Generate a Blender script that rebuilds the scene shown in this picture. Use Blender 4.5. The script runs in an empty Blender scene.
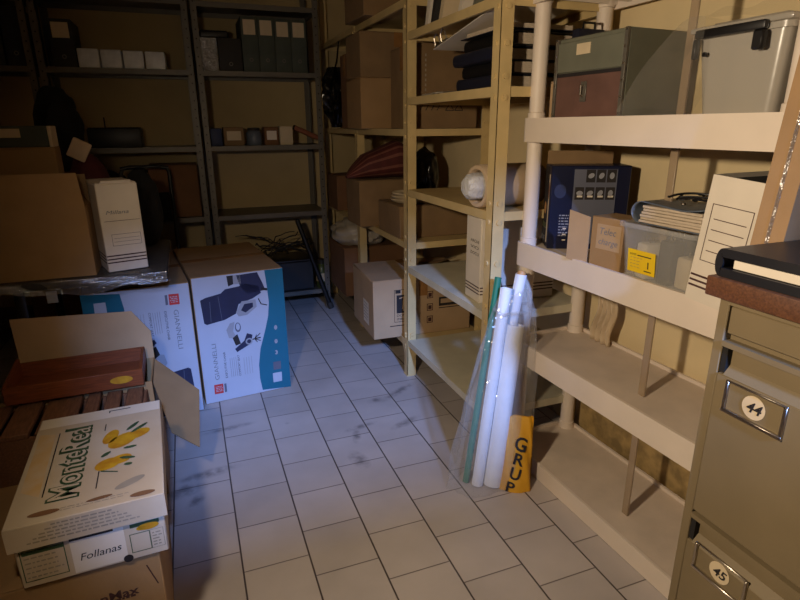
import bpy, bmesh, math, random
import numpy as np
from mathutils import Vector, Matrix
random.seed(7)
scn = bpy.context.scene
COL = scn.collection
PI = math.pi

# ------------------------------------------------------------------ materials
def lin(c):
    r = []
    for v in c[:3]:
        v = v / 255.0
        r.append(v / 12.92 if v <= 0.04045 else ((v + 0.055) / 1.055) ** 2.4)
    return (r[0], r[1], r[2], 1.0)

def mat(name, rgb, rough=0.7, var=0.12, scale=14.0, metal=0.0, bump=0.0, bscale=60.0, stretch=None, spec=0.5, rgb2=None, trans=0.0, coat=0.0):
    m = bpy.data.materials.new(name); m.use_nodes = True
    nt = m.node_tree; b = nt.nodes['Principled BSDF']
    b.inputs['Roughness'].default_value = rough
    b.inputs['Metallic'].default_value = metal
    b.inputs['Specular IOR Level'].default_value = spec
    b.inputs['Transmission Weight'].default_value = trans
    b.inputs['Coat Weight'].default_value = coat
    tc = nt.nodes.new('ShaderNodeTexCoord'); mp = nt.nodes.new('ShaderNodeMapping')
    nt.links.new(tc.outputs['Object'], mp.inputs['Vector'])
    if stretch: mp.inputs['Scale'].default_value = stretch
    n = nt.nodes.new('ShaderNodeTexNoise'); n.inputs['Scale'].default_value = scale; n.inputs['Detail'].default_value = 5
    nt.links.new(mp.outputs['Vector'], n.inputs['Vector'])
    r = nt.nodes.new('ShaderNodeValToRGB')
    c = lin(rgb); d = lin(rgb2) if rgb2 else tuple(x * (1 - var * 2) for x in c[:3]) + (1,)
    e = c if rgb2 else tuple(min(1, x * (1 + var)) for x in c[:3]) + (1,)
    r.color_ramp.elements[0].position = 0.3; r.color_ramp.elements[0].color = d
    r.color_ramp.elements[1].position = 0.7; r.color_ramp.elements[1].color = e
    nt.links.new(n.outputs['Fac'], r.inputs['Fac']); nt.links.new(r.outputs['Color'], b.inputs['Base Color'])
    if bump:
        n2 = nt.nodes.new('ShaderNodeTexNoise'); n2.inputs['Scale'].default_value = bscale; n2.inputs['Detail'].default_value = 4
        nt.links.new(mp.outputs['Vector'], n2.inputs['Vector'])
        bp = nt.nodes.new('ShaderNodeBump'); bp.inputs['Strength'].default_value = bump; bp.inputs['Distance'].default_value = 0.004
        nt.links.new(n2.outputs['Fac'], bp.inputs['Height']); nt.links.new(bp.outputs['Normal'], b.inputs['Normal'])
    return m

def film(name, rgb, clear=0.8, rough=0.12, bump=0.6, bscale=35, gloss=0.2):
    """thin clear plastic: mostly see-through, a diffuse bit and a gloss"""
    m = bpy.data.materials.new(name); m.use_nodes = True
    nt = m.node_tree; nt.nodes.clear()
    out = nt.nodes.new('ShaderNodeOutputMaterial')
    tr = nt.nodes.new('ShaderNodeBsdfTransparent'); df = nt.nodes.new('ShaderNodeBsdfDiffuse'); gl = nt.nodes.new('ShaderNodeBsdfGlossy')
    tr.inputs['Color'].default_value = (0.97, 0.97, 0.97, 1)
    df.inputs['Color'].default_value = lin(rgb); gl.inputs['Roughness'].default_value = rough
    n = nt.nodes.new('ShaderNodeTexNoise'); n.inputs['Scale'].default_value = bscale; n.inputs['Detail'].default_value = 3
    tc = nt.nodes.new('ShaderNodeTexCoord'); nt.links.new(tc.outputs['Object'], n.inputs['Vector'])
    bp = nt.nodes.new('ShaderNodeBump'); bp.inputs['Strength'].default_value = bump; bp.inputs['Distance'].default_value = 0.01
    nt.links.new(n.outputs['Fac'], bp.inputs['Height']); nt.links.new(bp.outputs['Normal'], gl.inputs['Normal'])
    m1 = nt.nodes.new('ShaderNodeMixShader'); m1.inputs[0].default_value = gloss
    nt.links.new(df.outputs[0], m1.inputs[1]); nt.links.new(gl.outputs[0], m1.inputs[2])
    m2 = nt.nodes.new('ShaderNodeMixShader'); m2.inputs[0].default_value = clear
    nt.links.new(m1.outputs[0], m2.inputs[1]); nt.links.new(tr.outputs[0], m2.inputs[2])
    nt.links.new(m2.outputs[0], out.inputs['Surface'])
    return m

M = dict(
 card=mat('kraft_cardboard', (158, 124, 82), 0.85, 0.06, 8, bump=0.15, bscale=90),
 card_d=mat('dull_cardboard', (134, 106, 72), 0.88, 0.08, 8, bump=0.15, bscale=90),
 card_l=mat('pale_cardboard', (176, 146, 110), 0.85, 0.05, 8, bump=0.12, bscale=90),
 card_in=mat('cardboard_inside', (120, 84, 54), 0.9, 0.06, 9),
 tape=mat('brown_tape', (150, 106, 62), 0.22, 0.06, 30, bump=0.35, bscale=40),
 beige=mat('cream_enamel', (206, 180, 126), 0.42, 0.06, 9, bump=0.05, bscale=140),
 beige_daylit=mat('cream_enamel_daylit', (206, 198, 172), 0.45, 0.07, 7, bump=0.05, bscale=140),  # whiter copy of the cream enamel, daylight painted into its colour
 grey_metal=mat('grey_enamel', (104, 98, 88), 0.45, 0.08, 10, metal=0.3),
 plastic=mat('off_white_plastic', (226, 210, 192), 0.5, 0.03, 6, bump=0.08, bscale=160),
 deck=mat('grey_white_plastic_deck', (216, 198, 178), 0.6, 0.06, 9, bump=0.12, bscale=120),
 cab=mat('olive_grey_enamel', (120, 104, 76), 0.6, 0.05, 6, bump=0.05, bscale=130),
 gap=mat('dark_gap', (22, 18, 14), 0.9, 0.1),
 chrome=mat('worn_chrome', (190, 180, 165), 0.28, 0.06, 20, metal=1.0),
 wood=mat('varnished_wood', (98, 62, 38), 0.45, 0.2, 9, stretch=(2, 30, 30), bump=0.08),
 redwood=mat('reddish_wood', (128, 66, 32), 0.5, 0.2, 8, stretch=(2, 26, 26), bump=0.1),
 slat=mat('rough_board', (128, 86, 58), 0.85, 0.16, 9, stretch=(20, 3, 20), bump=0.2),
 black=mat('black_plastic', (22, 20, 20), 0.42, 0.1, 20),
 blackcloth=mat('black_cloth', (16, 14, 14), 0.9, 0.2, 20, bump=0.3),
 blackshiny=mat('shiny_black_film', (14, 13, 13), 0.16, 0.2, 20, bump=0.9, bscale=28),
 darkgrey=mat('charcoal_board', (44, 40, 36), 0.7, 0.1, 14),
 navy=mat('navy_board', (26, 28, 44), 0.5, 0.1, 14),
 navyprint=mat('navy_printed_card', (22, 26, 52), 0.35, 0.06, 14),
 greenboard=mat('dark_green_board', (70, 76, 66), 0.7, 0.1, 14),
 greygreen=mat('grey_green_board', (108, 108, 92), 0.6, 0.08, 9),
 maroon=mat('maroon_board', (104, 74, 64), 0.6, 0.1, 14),
 white=mat('white_card', (222, 210, 192), 0.7, 0.04, 9),
 whitebox=mat('white_gloss_card', (176, 180, 192), 0.5, 0.03, 6),
 yellowed=mat('stained_white_card', (200, 186, 164), 0.75, 0.07, 5, rgb2=(186, 164, 134)),
 paper=mat('paper_edges', (198, 180, 156), 0.8, 0.14, 60, stretch=(1, 1, 14)),
 whitepaper=mat('white_paper', (226, 228, 232), 0.55, 0.03, 8),
 greenpaper=mat('green_paper', (26, 112, 84), 0.5, 0.06, 8),
 ink=mat('dark_ink', (34, 28, 28), 0.7, 0.1),
 inkbrown=mat('brown_ink', (70, 38, 34), 0.7, 0.1),
 inkgrey=mat('grey_ink', (120, 122, 128), 0.7, 0.1),
 inkfaint=mat('faint_ink', (152, 140, 122), 0.7, 0.1),
 inkgreen=mat('green_ink', (58, 82, 50), 0.7, 0.2, 40),
 teal=mat('teal_print', (20, 100, 122), 0.4, 0.04, 6),
 red=mat('red_print', (196, 52, 48), 0.5, 0.04, 8),
 lightgrey=mat('light_grey_print', (150, 150, 156), 0.5, 0.05, 8),
 midgrey=mat('mid_grey_print', (96, 98, 112), 0.5, 0.06, 8),
 chairnavy=mat('dark_blue_print', (34, 38, 66), 0.45, 0.12, 10),
 lemon=mat('lemon_print', (206, 160, 30), 0.6, 0.2, 30, rgb2=(176, 120, 22)),
 orange=mat('pale_orange_print', (206, 168, 110), 0.7, 0.1, 18, rgb2=(204, 182, 152)),
 yellow=mat('yellow_sticker', (240, 200, 10), 0.5, 0.03, 8),
 sack=mat('yellow_sack', (216, 158, 34), 0.55, 0.08, 12, bump=0.5, bscale=24),
 bluelabel=mat('blue_print', (44, 66, 140), 0.5, 0.05),
 label=mat('aged_label', (206, 186, 152), 0.7, 0.05),
 peg=mat('turned_wood', (196, 146, 92), 0.5, 0.1, 30),
 stripe=mat('red_striped_cloth', (84, 32, 27), 0.8, 0.12, 20, bump=0.3),
 stripe_l=mat('pale_stripe_cloth', (122, 72, 58), 0.8, 0.12, 20),
 redcloth=mat('dark_red_cloth', (74, 20, 20), 0.85, 0.15, 20),
 silver=mat('silver_wrap', (228, 230, 232), 0.3, 0.08, 20, bump=1.0, bscale=22),
 bubble=mat('bubble_wrap', (205, 202, 196), 0.3, 0.06, 20, bump=1.2, bscale=120),
 foam=mat('foam_sheet', (196, 170, 138), 0.75, 0.05, 20),
 whitebag=mat('white_plastic_bag', (176, 166, 152), 0.4, 0.06, 10, bump=0.5, bscale=30),
 cream_cloth=mat('cream_plastic', (206, 184, 152), 0.5, 0.08, 14, bump=0.4, bscale=30),
 pouch=mat('grey_vinyl', (96, 104, 116), 0.4, 0.06, 14),
 jar=mat('green_jar', (74, 84, 40), 0.3, 0.2, 30),
 bluebox=mat('dull_blue_card', (38, 48, 84), 0.6, 0.1),
)
M['film'] = film('clear_film', (224, 222, 218), 0.80, 0.1, 0.9, 26, 0.5)
M['thinfilm'] = film('thin_clear_film', (215, 208, 196), 0.90, 0.12, 0.8, 18, 0.4)
M['wrap'] = film('stretch_film', (190, 180, 165), 0.70, 0.22, 1.0, 60, 0.7)
M['tubfilm'] = film('frosted_clear_plastic', (225, 222, 216), 0.80, 0.2, 0.15, 20, 0.2)
M['binclear'] = film('cloudy_clear_plastic', (200, 192, 178), 0.42, 0.25, 0.12, 10, 0.2)
M['brace'] = film('milky_strip', (176, 152, 122), 0.35, 0.3, 0.1, 20, 0.15)

def floor_mat():
    m = bpy.data.materials.new('floor_tiles'); m.use_nodes = True
    nt = m.node_tree; L = nt.links; b = nt.nodes['Principled BSDF']
    tc = nt.nodes.new('ShaderNodeTexCoord'); sp = nt.nodes.new('ShaderNodeSeparateXYZ'); L.new(tc.outputs['Object'], sp.inputs[0])
    def mth(op, a, bb=None, c=None):
        n = nt.nodes.new('ShaderNodeMath'); n.operation = op
        for i, v in enumerate((a, bb, c)):
            if v is None: continue
            if isinstance(v, (int, float)): n.inputs[i].default_value = v
            else: L.new(v, n.inputs[i])
        return n.outputs[0]
    w, l = 0.1996, 0.2007
    cx = mth('DIVIDE', mth('SUBTRACT', sp.outputs['X'], 0.0263), w)
    k = mth('FLOOR', cx); fx = mth('SUBTRACT', cx, k)
    cy = mth('DIVIDE', mth('SUBTRACT', mth('SUBTRACT', sp.outputs['Y'], 0.0147), mth('MULTIPLY', k, 0.1095)), l)
    j = mth('FLOOR', cy); fy = mth('SUBTRACT', cy, j)
    def edge(f, g):   # 1 within g of the tile edge
        d = mth('MINIMUM', f, mth('SUBTRACT', 1.0, f))
        return mth('SUBTRACT', 1.0, mth('SMOOTHSTEP', d, g * 0.4, g) if False else mth('MINIMUM', mth('MAXIMUM', mth('DIVIDE', mth('SUBTRACT', d, g * 0.4), g * 0.6), 0.0), 1.0))
    ex = edge(fx, 0.018); ey = mth('MULTIPLY', edge(fy, 0.013), 0.8)
    g = mth('MAXIMUM', ex, ey)
    # tile tone
    cmb = nt.nodes.new('ShaderNodeCombineXYZ'); L.new(k, cmb.inputs[0]); L.new(j, cmb.inputs[1])
    wn = nt.nodes.new('ShaderNodeTexWhiteNoise'); L.new(cmb.outputs[0], wn.inputs['Vector'])
    no = nt.nodes.new('ShaderNodeTexNoise'); no.inputs['Scale'].default_value = 5; no.inputs['Detail'].default_value = 6; L.new(tc.outputs['Object'], no.inputs['Vector'])
    tone = mth('ADD', mth('MULTIPLY', wn.outputs['Value'], 0.10), mth('MULTIPLY', no.outputs['Fac'], 0.35))
    r = nt.nodes.new('ShaderNodeValToRGB'); L.new(tone, r.inputs['Fac'])
    r.color_ramp.elements[0].position = 0.0; r.color_ramp.elements[0].color = lin((156, 147, 142))
    r.color_ramp.elements[1].position = 0.45; r.color_ramp.elements[1].color = lin((204, 193, 187))
    # scuff marks: (x, y, radius along x, along y, rotation)
    n2 = nt.nodes.new('ShaderNodeTexNoise'); n2.inputs['Scale'].default_value = 26; n2.inputs['Detail'].default_value = 4; L.new(tc.outputs['Object'], n2.inputs['Vector'])
    n3 = nt.nodes.new('ShaderNodeTexNoise'); n3.inputs['Scale'].default_value = 9; n3.inputs['Detail'].default_value = 2; L.new(tc.outputs['Object'], n3.inputs['Vector'])
    tot = None
    for (x, y, a, bb, rot) in SCUFF:
        mp = nt.nodes.new('ShaderNodeMapping'); mp.vector_type = 'TEXTURE'
        mp.inputs['Location'].default_value = (x, y, 0); mp.inputs['Rotation'].default_value = (0, 0, rot); mp.inputs['Scale'].default_value = (a, bb, 1)
        L.new(tc.outputs['Object'], mp.inputs['Vector'])
        ln = nt.nodes.new('ShaderNodeVectorMath'); ln.operation = 'LENGTH'; L.new(mp.outputs[0], ln.inputs[0])
        v = mth('MAXIMUM', mth('SUBTRACT', 1.0, ln.outputs['Value']), 0.0)
        tot = v if tot is None else mth('MAXIMUM', tot, v)
    sc = mth('MINIMUM', mth('MULTIPLY', mth('MULTIPLY', tot, mth('MAXIMUM', mth('SUBTRACT', mth('MULTIPLY', n2.outputs['Fac'], 3.2), 1.0), 0.0)), 0.8), 0.55)
    mix = nt.nodes.new('ShaderNodeMix'); mix.data_type = 'RGBA'; L.new(sc, mix.inputs['Factor']); L.new(r.outputs['Color'], mix.inputs['A']); mix.inputs['B'].default_value = lin((46, 44, 48))
    mx = nt.nodes.new('ShaderNodeMix'); mx.data_type = 'RGBA'; L.new(g, mx.inputs['Factor']); L.new(mix.outputs['Result'], mx.inputs['A']); mx.inputs['B'].default_value = lin((66, 56, 52))
    L.new(mx.outputs['Result'], b.inputs['Base Color'])
    b.inputs['Roughness'].default_value = 0.5
    bp = nt.nodes.new('ShaderNodeBump'); bp.inputs['Strength'].default_value = 0.5; bp.inputs['Distance'].default_value = 0.002
    L.new(mth('SUBTRACT', 1.0, g), bp.inputs['Height']); L.new(bp.outputs['Normal'], b.inputs['Normal'])
    return m
SCUFF = [(0.88, 2.36, 0.16, 0.030, 0.55), (0.74, 2.31, 0.05, 0.03, 0.2), (0.56, 2.03, 0.07, 0.022, 1.3), (0.60, 2.10, 0.09, 0.022, 0.2), (0.80, 2.06, 0.10, 0.03, 0.4),
         (0.52, 1.86, 0.04, 0.08, 0.2), (-0.05, 1.98, 0.14, 0.035, 0.12), (-0.14, 1.90, 0.10, 0.05, 0.3), (0.05, 2.30, 0.13, 0.025, 0.1), (-0.10, 1.82, 0.06, 0.03, 1.0), (0.30, 2.25, 0.012, 0.012, 0)]

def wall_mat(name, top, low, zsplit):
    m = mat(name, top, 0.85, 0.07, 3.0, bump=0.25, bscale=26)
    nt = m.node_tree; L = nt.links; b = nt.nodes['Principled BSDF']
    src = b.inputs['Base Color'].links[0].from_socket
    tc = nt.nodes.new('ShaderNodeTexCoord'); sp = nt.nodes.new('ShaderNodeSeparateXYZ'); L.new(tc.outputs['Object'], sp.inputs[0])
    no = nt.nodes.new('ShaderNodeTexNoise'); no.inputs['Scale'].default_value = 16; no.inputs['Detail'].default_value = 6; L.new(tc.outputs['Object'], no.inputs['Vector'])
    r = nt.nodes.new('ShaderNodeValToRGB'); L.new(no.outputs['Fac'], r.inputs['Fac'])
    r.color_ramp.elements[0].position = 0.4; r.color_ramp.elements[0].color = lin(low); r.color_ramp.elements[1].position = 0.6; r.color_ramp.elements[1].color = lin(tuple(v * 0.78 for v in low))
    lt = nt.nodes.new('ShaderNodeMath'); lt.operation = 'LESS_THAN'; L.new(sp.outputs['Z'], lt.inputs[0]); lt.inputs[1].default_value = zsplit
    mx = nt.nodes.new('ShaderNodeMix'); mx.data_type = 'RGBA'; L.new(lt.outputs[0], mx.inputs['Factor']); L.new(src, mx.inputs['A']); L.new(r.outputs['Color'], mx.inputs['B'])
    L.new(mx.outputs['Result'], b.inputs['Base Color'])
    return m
M['floor'] = floor_mat()
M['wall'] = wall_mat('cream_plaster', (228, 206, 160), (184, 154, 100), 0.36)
M['wallback'] = mat('ochre_plaster', (186, 164, 120), 0.85, 0.06, 3, bump=0.25, bscale=26)
M['ceil'] = mat('ceiling_paint', (200, 186, 160), 0.9, 0.05, 4)

# ------------------------------------------------------------------ mesh builder
class MB:
    def __init__(s): s.v = []; s.f = []; s.m = []; s.mats = []
    def mi(s, m):
        m = M[m] if isinstance(m, str) else m
        if m not in s.mats: s.mats.append(m)
        return s.mats.index(m)
    def add(s, vs, fs, m):
        o = len(s.v); k = s.mi(m); s.v += [tuple(v) for v in vs]
        for f in fs: s.f.append(tuple(i + o for i in f)); s.m.append(k)
        return s
    def bm(s, b, m, X=None):
        if X is not None: bmesh.ops.transform(b, matrix=X, verts=b.verts)
        b.verts.ensure_lookup_table(); b.verts.index_update()
        s.add([v.co.copy() for v in b.verts], [[v.index for v in f.verts] for f in b.faces], m); b.free(); return s
    def box(s, x0, x1, y0, y1, z0, z1, m, c=0.0, seg=1, X=None):
        b = bmesh.new(); bmesh.ops.create_cube(b, size=1)
        bmesh.ops.transform(b, matrix=Matrix.Translation(((x0 + x1) / 2, (y0 + y1) / 2, (z0 + z1) / 2)) @ Matrix.Diagonal((x1 - x0, y1 - y0, z1 - z0, 1)), verts=b.verts)
        if c: bmesh.ops.bevel(b, geom=b.edges[:], offset=c, segments=seg, affect='EDGES', profile=0.5)
        return s.bm(b, m, X)
    def cyl(s, p0, p1, r, m, r2=None, n=16, caps=True):
        p0 = Vector(p0); p1 = Vector(p1); d = p1 - p0
        b = bmesh.new(); bmesh.ops.create_cone(b, cap_ends=caps, segments=n, radius1=r, radius2=r if r2 is None else r2, depth=d.length)
        return s.bm(b, m, Matrix.Translation((p0 + p1) / 2) @ d.to_track_quat('Z', 'Y').to_matrix().to_4x4())
    def tube(s, pts, r, m, n=8, closed=False):
        pts = [Vector(p) for p in pts]; rr = r if isinstance(r, (list, tuple)) else [r] * len(pts)
        vs = []; fs = []; N = len(pts); up = None
        for i, p in enumerate(pts):
            t = (pts[min(i + 1, N - 1)] - pts[max(i - 1, 0)])
            if t.length < 1e-9: t = Vector((0, 0, 1))
            t.normalize()
            a = t.orthogonal().normalized() if up is None else (up - t * up.dot(t)).normalized()
            up = a; c = t.cross(a)
            for k in range(n):
                q = 2 * PI * k / n; vs.append(p + (a * math.cos(q) + c * math.sin(q)) * rr[i])
        for i in range(N - 1):
            for k in range(n): fs.append((i * n + k, i * n + (k + 1) % n, (i + 1) * n + (k + 1) % n, (i + 1) * n + k))
        fs.append(tuple(range(n))[::-1]); fs.append(tuple((N - 1) * n + k for k in range(n)))
        return s.add(vs, fs, m)
    def lathe(s, prof, m, n=24, X=None):
        vs = []; fs = []
        for r, z in prof:
            for k in range(n):
                q = 2 * PI * k / n; vs.append(Vector((r * math.cos(q), r * math.sin(q), z)))
        for i in range(len(prof) - 1):
            for k in range(n): fs.append((i * n + k, i * n + (k + 1) % n, (i + 1) * n + (k + 1) % n, (i + 1) * n + k))
        if X is not None: vs = [X @ v for v in vs]
        return s.add(vs, fs, m)
    def prism(s, pts, thick, m):
        """closed planar polygon of 3-D points thickened along its normal"""
        pts = [Vector(p) for p in pts]
        nrm = Vector((0, 0, 0))
        for i in range(len(pts)): nrm += (pts[i] - pts[0]).cross(pts[(i + 1) % len(pts)] - pts[0])
        nrm.normalize(); n = len(pts)
        vs = [p + nrm * thick / 2 for p in pts] + [p - nrm * thick / 2 for p in pts]
        fs = [tuple(range(n)), tuple(range(2 * n - 1, n - 1, -1))] + [(i, i + n, (i + 1) % n + n, (i + 1) % n) for i in range(n)]
        return s.add(vs, fs, m)
    def grid(s, fn, nu, nv, m, thick=0.0):
        P = [[Vector(fn(i / nu, j / nv)) for j in range(nv + 1)] for i in range(nu + 1)]
        idx = lambda i, j: i * (nv + 1) + j
        vs = [p for row in P for p in row]; fs = [(idx(i, j), idx(i + 1, j), idx(i + 1, j + 1), idx(i, j + 1)) for i in range(nu) for j in range(nv)]
        return s.add(vs, fs, m)
    def build(s, name, parent=None, label=None, solid=0.0, sub=0):
        me = bpy.data.meshes.new(name); me.from_pydata(s.v, [], s.f)
        for m in s.mats: me.materials.append(m)
        me.polygons.foreach_set('material_index', s.m); me.update()
        b = bmesh.new(); b.from_mesh(me); bmesh.ops.recalc_face_normals(b, faces=b.faces); b.to_mesh(me); b.free()
        me.polygons.foreach_set('use_smooth', [True] * len(me.polygons))
        me.set_sharp_from_angle(angle=math.radians(38))
        o = bpy.data.objects.new(name, me); COL.objects.link(o)
        if parent: o.parent = parent
        if label: o['label'] = label
        if solid:
            md = o.modifiers.new('solid', 'SOLIDIFY'); md.thickness = solid; md.offset = 0
        if sub:
            md = o.modifiers.new('sub', 'SUBSURF'); md.levels = sub; md.render_levels = sub
        return o

def T(name, label, cat, loc=(0, 0, 0), rz=0.0, group=None, rx=0.0, ry=0.0):
    o = bpy.data.objects.new(name, None); COL.objects.link(o); o.empty_display_size = 0.05
    o.location = loc; o.rotation_euler = (rx, ry, rz); o['label'] = label; o['category'] = cat
    if group: o['group'] = group
    return o
def tag(o, label, cat, group=None, loc=None, rz=None):
    o['label'] = label; o['category'] = cat
    if group: o['group'] = group
    if loc is not None: o.location = loc
    if rz is not None: o.rotation_euler = (0, 0, rz)
    return o
def S(name, mb, label=None):
    o = mb.build(name); o['kind'] = 'structure'
    if label: o['label'] = label
    return o

# ------------------------------------------------------------------ print on a face
class Decal:
    """ink laid on a plane: origin O, unit u (reading right), unit v (up)"""
    def __init__(s, mb, O, u, v, w=1.0, h=1.0):
        s.mb = mb; s.O = Vector(O); s.u = Vector(u).normalized(); s.v = Vector(v).normalized(); s.n = s.u.cross(s.v); s.w = w; s.h = h; s.k = 0; s.flip = False
    def P(s, a, b):
        if s.flip: a, b = s.w - a, s.h - b
        return s.O + s.u * a + s.v * b + s.n * (0.0006 + 0.0003 * s.k)
    def poly(s, pts, m, layer=0):
        s.k = layer; vs = [s.P(*p) for p in pts]; s.mb.add(vs, [tuple(range(len(vs)))], m)
    def rect(s, a0, b0, a1, b1, m, layer=0): s.poly([(a0, b0), (a1, b0), (a1, b1), (a0, b1)], m, layer)
    def frame(s, a0, b0, a1, b1, t, m, layer=0):
        s.rect(a0, b0, a1, b0 + t, m, layer); s.rect(a0, b1 - t, a1, b1, m, layer); s.rect(a0, b0 + t, a0 + t, b1 - t, m, layer); s.rect(a1 - t, b0 + t, a1, b1 - t, m, layer)
    def ell(s, a, b, ra, rb, m, layer=0, rot=0.0, n=20):
        c, d = math.cos(rot), math.sin(rot)
        s.poly([(a + ra * math.cos(2 * PI * k / n) * c - rb * math.sin(2 * PI * k / n) * d, b + ra * math.cos(2 * PI * k / n) * d + rb * math.sin(2 * PI * k / n) * c) for k in range(n)], m, layer)
    def line(s, pts, t, m, layer=0):
        for (a, b), (c, d) in zip(pts, pts[1:]):
            L = math.hypot(c - a, d - b) or 1e-6; px, py = -(d - b) / L * t / 2, (c - a) / L * t / 2
            s.poly([(a + px, b + py), (a - px, b - py), (c - px, d - py), (c + px, d + py)], m, layer)
    def text(s, txt, a, b, height, m, rot=0.0, layer=1, width=None, bold=0.0, align='LEFT', shear=0.0):
        cu = bpy.data.curves.new('t', 'FONT'); cu.body = txt; cu.size = 1.0; cu.offset = bold; cu.align_x = align; cu.shear = shear; cu.resolution_u = 3
        ob = bpy.data.objects.new('t', cu); COL.objects.link(ob)
        dg = bpy.context.evaluated_depsgraph_get(); dg.update()
        me = bpy.data.meshes.new_from_object(ob.evaluated_get(dg))
        vs = [v.co.copy() for v in me.vertices]; fs = [tuple(p.vertices) for p in me.polygons]
        bpy.data.objects.remove(ob); bpy.data.curves.remove(cu); bpy.data.meshes.remove(me)
        if not vs: return
        sc = height / 0.7; xs = [v.x for v in vs]; sx = sc
        if width: sx = width / (max(xs) - min(xs))
        s.k = layer; c, d = math.cos(rot), math.sin(rot)
        s.mb.add([s.P(a + v.x * sx * c - v.y * sc * d, b + v.x * sx * d + v.y * sc * c) for v in vs], fs, m)
    def lines(s, a0, b0, a1, n, dy, t, m, layer=1, jit=0.25):
        for k in range(n):
            e = a1 - (a1 - a0) * random.random() * jit
            x = a0
            while x < e - 0.002:
                w = min(random.uniform(0.004, 0.014), e - x); s.rect(x, b0 - k * dy - t, x + w, b0 - k * dy, m, layer); x += w + 0.003

def homog(src, dst):
    A = []; B = []
    for (x, y), (u, v) in zip(src, dst):
        A.append([x, y, 1, 0, 0, 0, -u * x, -u * y]); B.append(u); A.append([0, 0, 0, x, y, 1, -v * x, -v * y]); B.append(v)
    h = np.append(np.linalg.solve(np.array(A, float), np.array(B, float)), 1).reshape(3, 3)
    return lambda x, y: (float((h @ [x, y, 1])[0] / (h @ [x, y, 1])[2]), float((h @ [x, y, 1])[1] / (h @ [x, y, 1])[2]))

# ------------------------------------------------------------------ the room
XL, XR, YF, YB, ZC = -1.75, 1.478, -1.35, 4.22, 2.55
S('floor', MB().box(XL - .1, XR + .1, YF - .1, YB + .1, -0.08, 0, 'floor'))
S('ceiling', MB().box(XL - .1, XR + .1, YF - .1, YB + .1, ZC, ZC + .08, 'ceil'))
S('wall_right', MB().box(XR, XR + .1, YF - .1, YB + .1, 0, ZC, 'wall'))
S('wall_left', MB().box(XL - .1, XL, YF - .1, YB + .1, 0, ZC, 'wallback'))
S('wall_back', MB().box(XL, XR, YB, YB + .1, 0, ZC, 'wallback'))
WX0, WX1, WZ0, WZ1 = -0.02, 0.62, 1.88, 2.33
w = MB()
w.box(XL, WX0, YF - .1, YF, 0, ZC, 'wallback').box(WX1, XR, YF - .1, YF, 0, ZC, 'wallback').box(WX0, WX1, YF - .1, YF, 0, WZ0, 'wallback').box(WX0, WX1, YF - .1, YF, WZ1, ZC, 'wallback')
S('wall_front', w)
w = MB()
for a in ((WX0 - .03, WX0, WZ0 - .03, WZ1 + .03), (WX1, WX1 + .03, WZ0 - .03, WZ1 + .03)): w.box(a[0], a[1], YF - .0, YF + .02, a[2], a[3], 'wood')
w.box(WX0, WX1, YF, YF + .02, WZ0 - .03, WZ0, 'wood').box(WX0, WX1, YF, YF + .02, WZ1, WZ1 + .03, 'wood')
S('window_1', w)

# ------------------------------------------------------------------ cartons
def carton(label, x0, x1, y0, y1, z0, z1, m='card', rz=0.0, cat='box', name='cardboard_box', tape=True, along='x', group=None, print_fn=None, gapw=0.006):
    """closed cardboard box: body, two top flaps meeting in a seam, tape"""
    cx, cy = (x0 + x1) / 2, (y0 + y1) / 2; w, d, h = x1 - x0, y1 - y0, z1 - z0
    t = T(name, label, cat, (cx, cy, z0), rz, group)
    MB().box(-w / 2, w / 2, -d / 2, d / 2, 0, h - .004, m, 0.003).build('body', t)
    for sgn in (-1, 1):
        f = MB()
        if along == 'x': f.box(-w / 2 + .001, w / 2 - .001, min(sgn * gapw / 2, sgn * (d / 2 - .001)), max(sgn * gapw / 2, sgn * (d / 2 - .001)), h - .004, h, m, 0.001)
        else: f.box(min(sgn * gapw / 2, sgn * (w / 2 - .001)), max(sgn * gapw / 2, sgn * (w / 2 - .001)), -d / 2 + .001, d / 2 - .001, h - .004, h, m, 0.001)
        f.build('flap', t)
    if tape:
        b = MB(); tw = .024; e = .0008
        if along == 'x':
            b.box(-w / 2, w / 2, -tw, tw, h, h + e, 'tape').box(-w / 2 - e, -w / 2, -tw, tw, h * .72, h + e, 'tape').box(w / 2, w / 2 + e, -tw, tw, h * .72, h + e, 'tape')
        else:
            b.box(-tw, tw, -d / 2, d / 2, h, h + e, 'tape').box(-tw, tw, -d / 2 - e, -d / 2, h * .68, h + e, 'tape').box(-tw, tw, d / 2, d / 2 + e, h * .68, h + e, 'tape')
        b.build('tape', t, 'glossy brown tape')
    if print_fn:
        b = MB(); print_fn(b, w, d, h)
        if b.v: b.build('printing', t)
    return t

# ------------------------------------------------------------------ beige metal shelving along the right wall
def angle_post(mb, x, y, sx, sy, z1, m, wid=0.047, th=0.0022, bolts=(), holes=True):
    mb.box(min(x, x + sx * wid), max(x, x + sx * wid), min(y, y + sy * th), max(y, y + sy * th), 0, z1, m)
    mb.box(min(x, x + sx * th), max(x, x + sx * th), min(y, y + sy * wid), max(y, y + sy * wid), 0, z1, m)
    for z in bolts:
        yy = y if sy > 0 else y - .0001
        mb.cyl((x + sx * wid * .52, y + sy * .004, z), (x + sx * wid * .52, y - sy * .006, z), .0095, m, n=8)
        mb.cyl((x + sx * .004, y + sy * wid * .52, z), (x - sx * .005, y + sy * wid * .52, z), .009, m, n=8)

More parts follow.
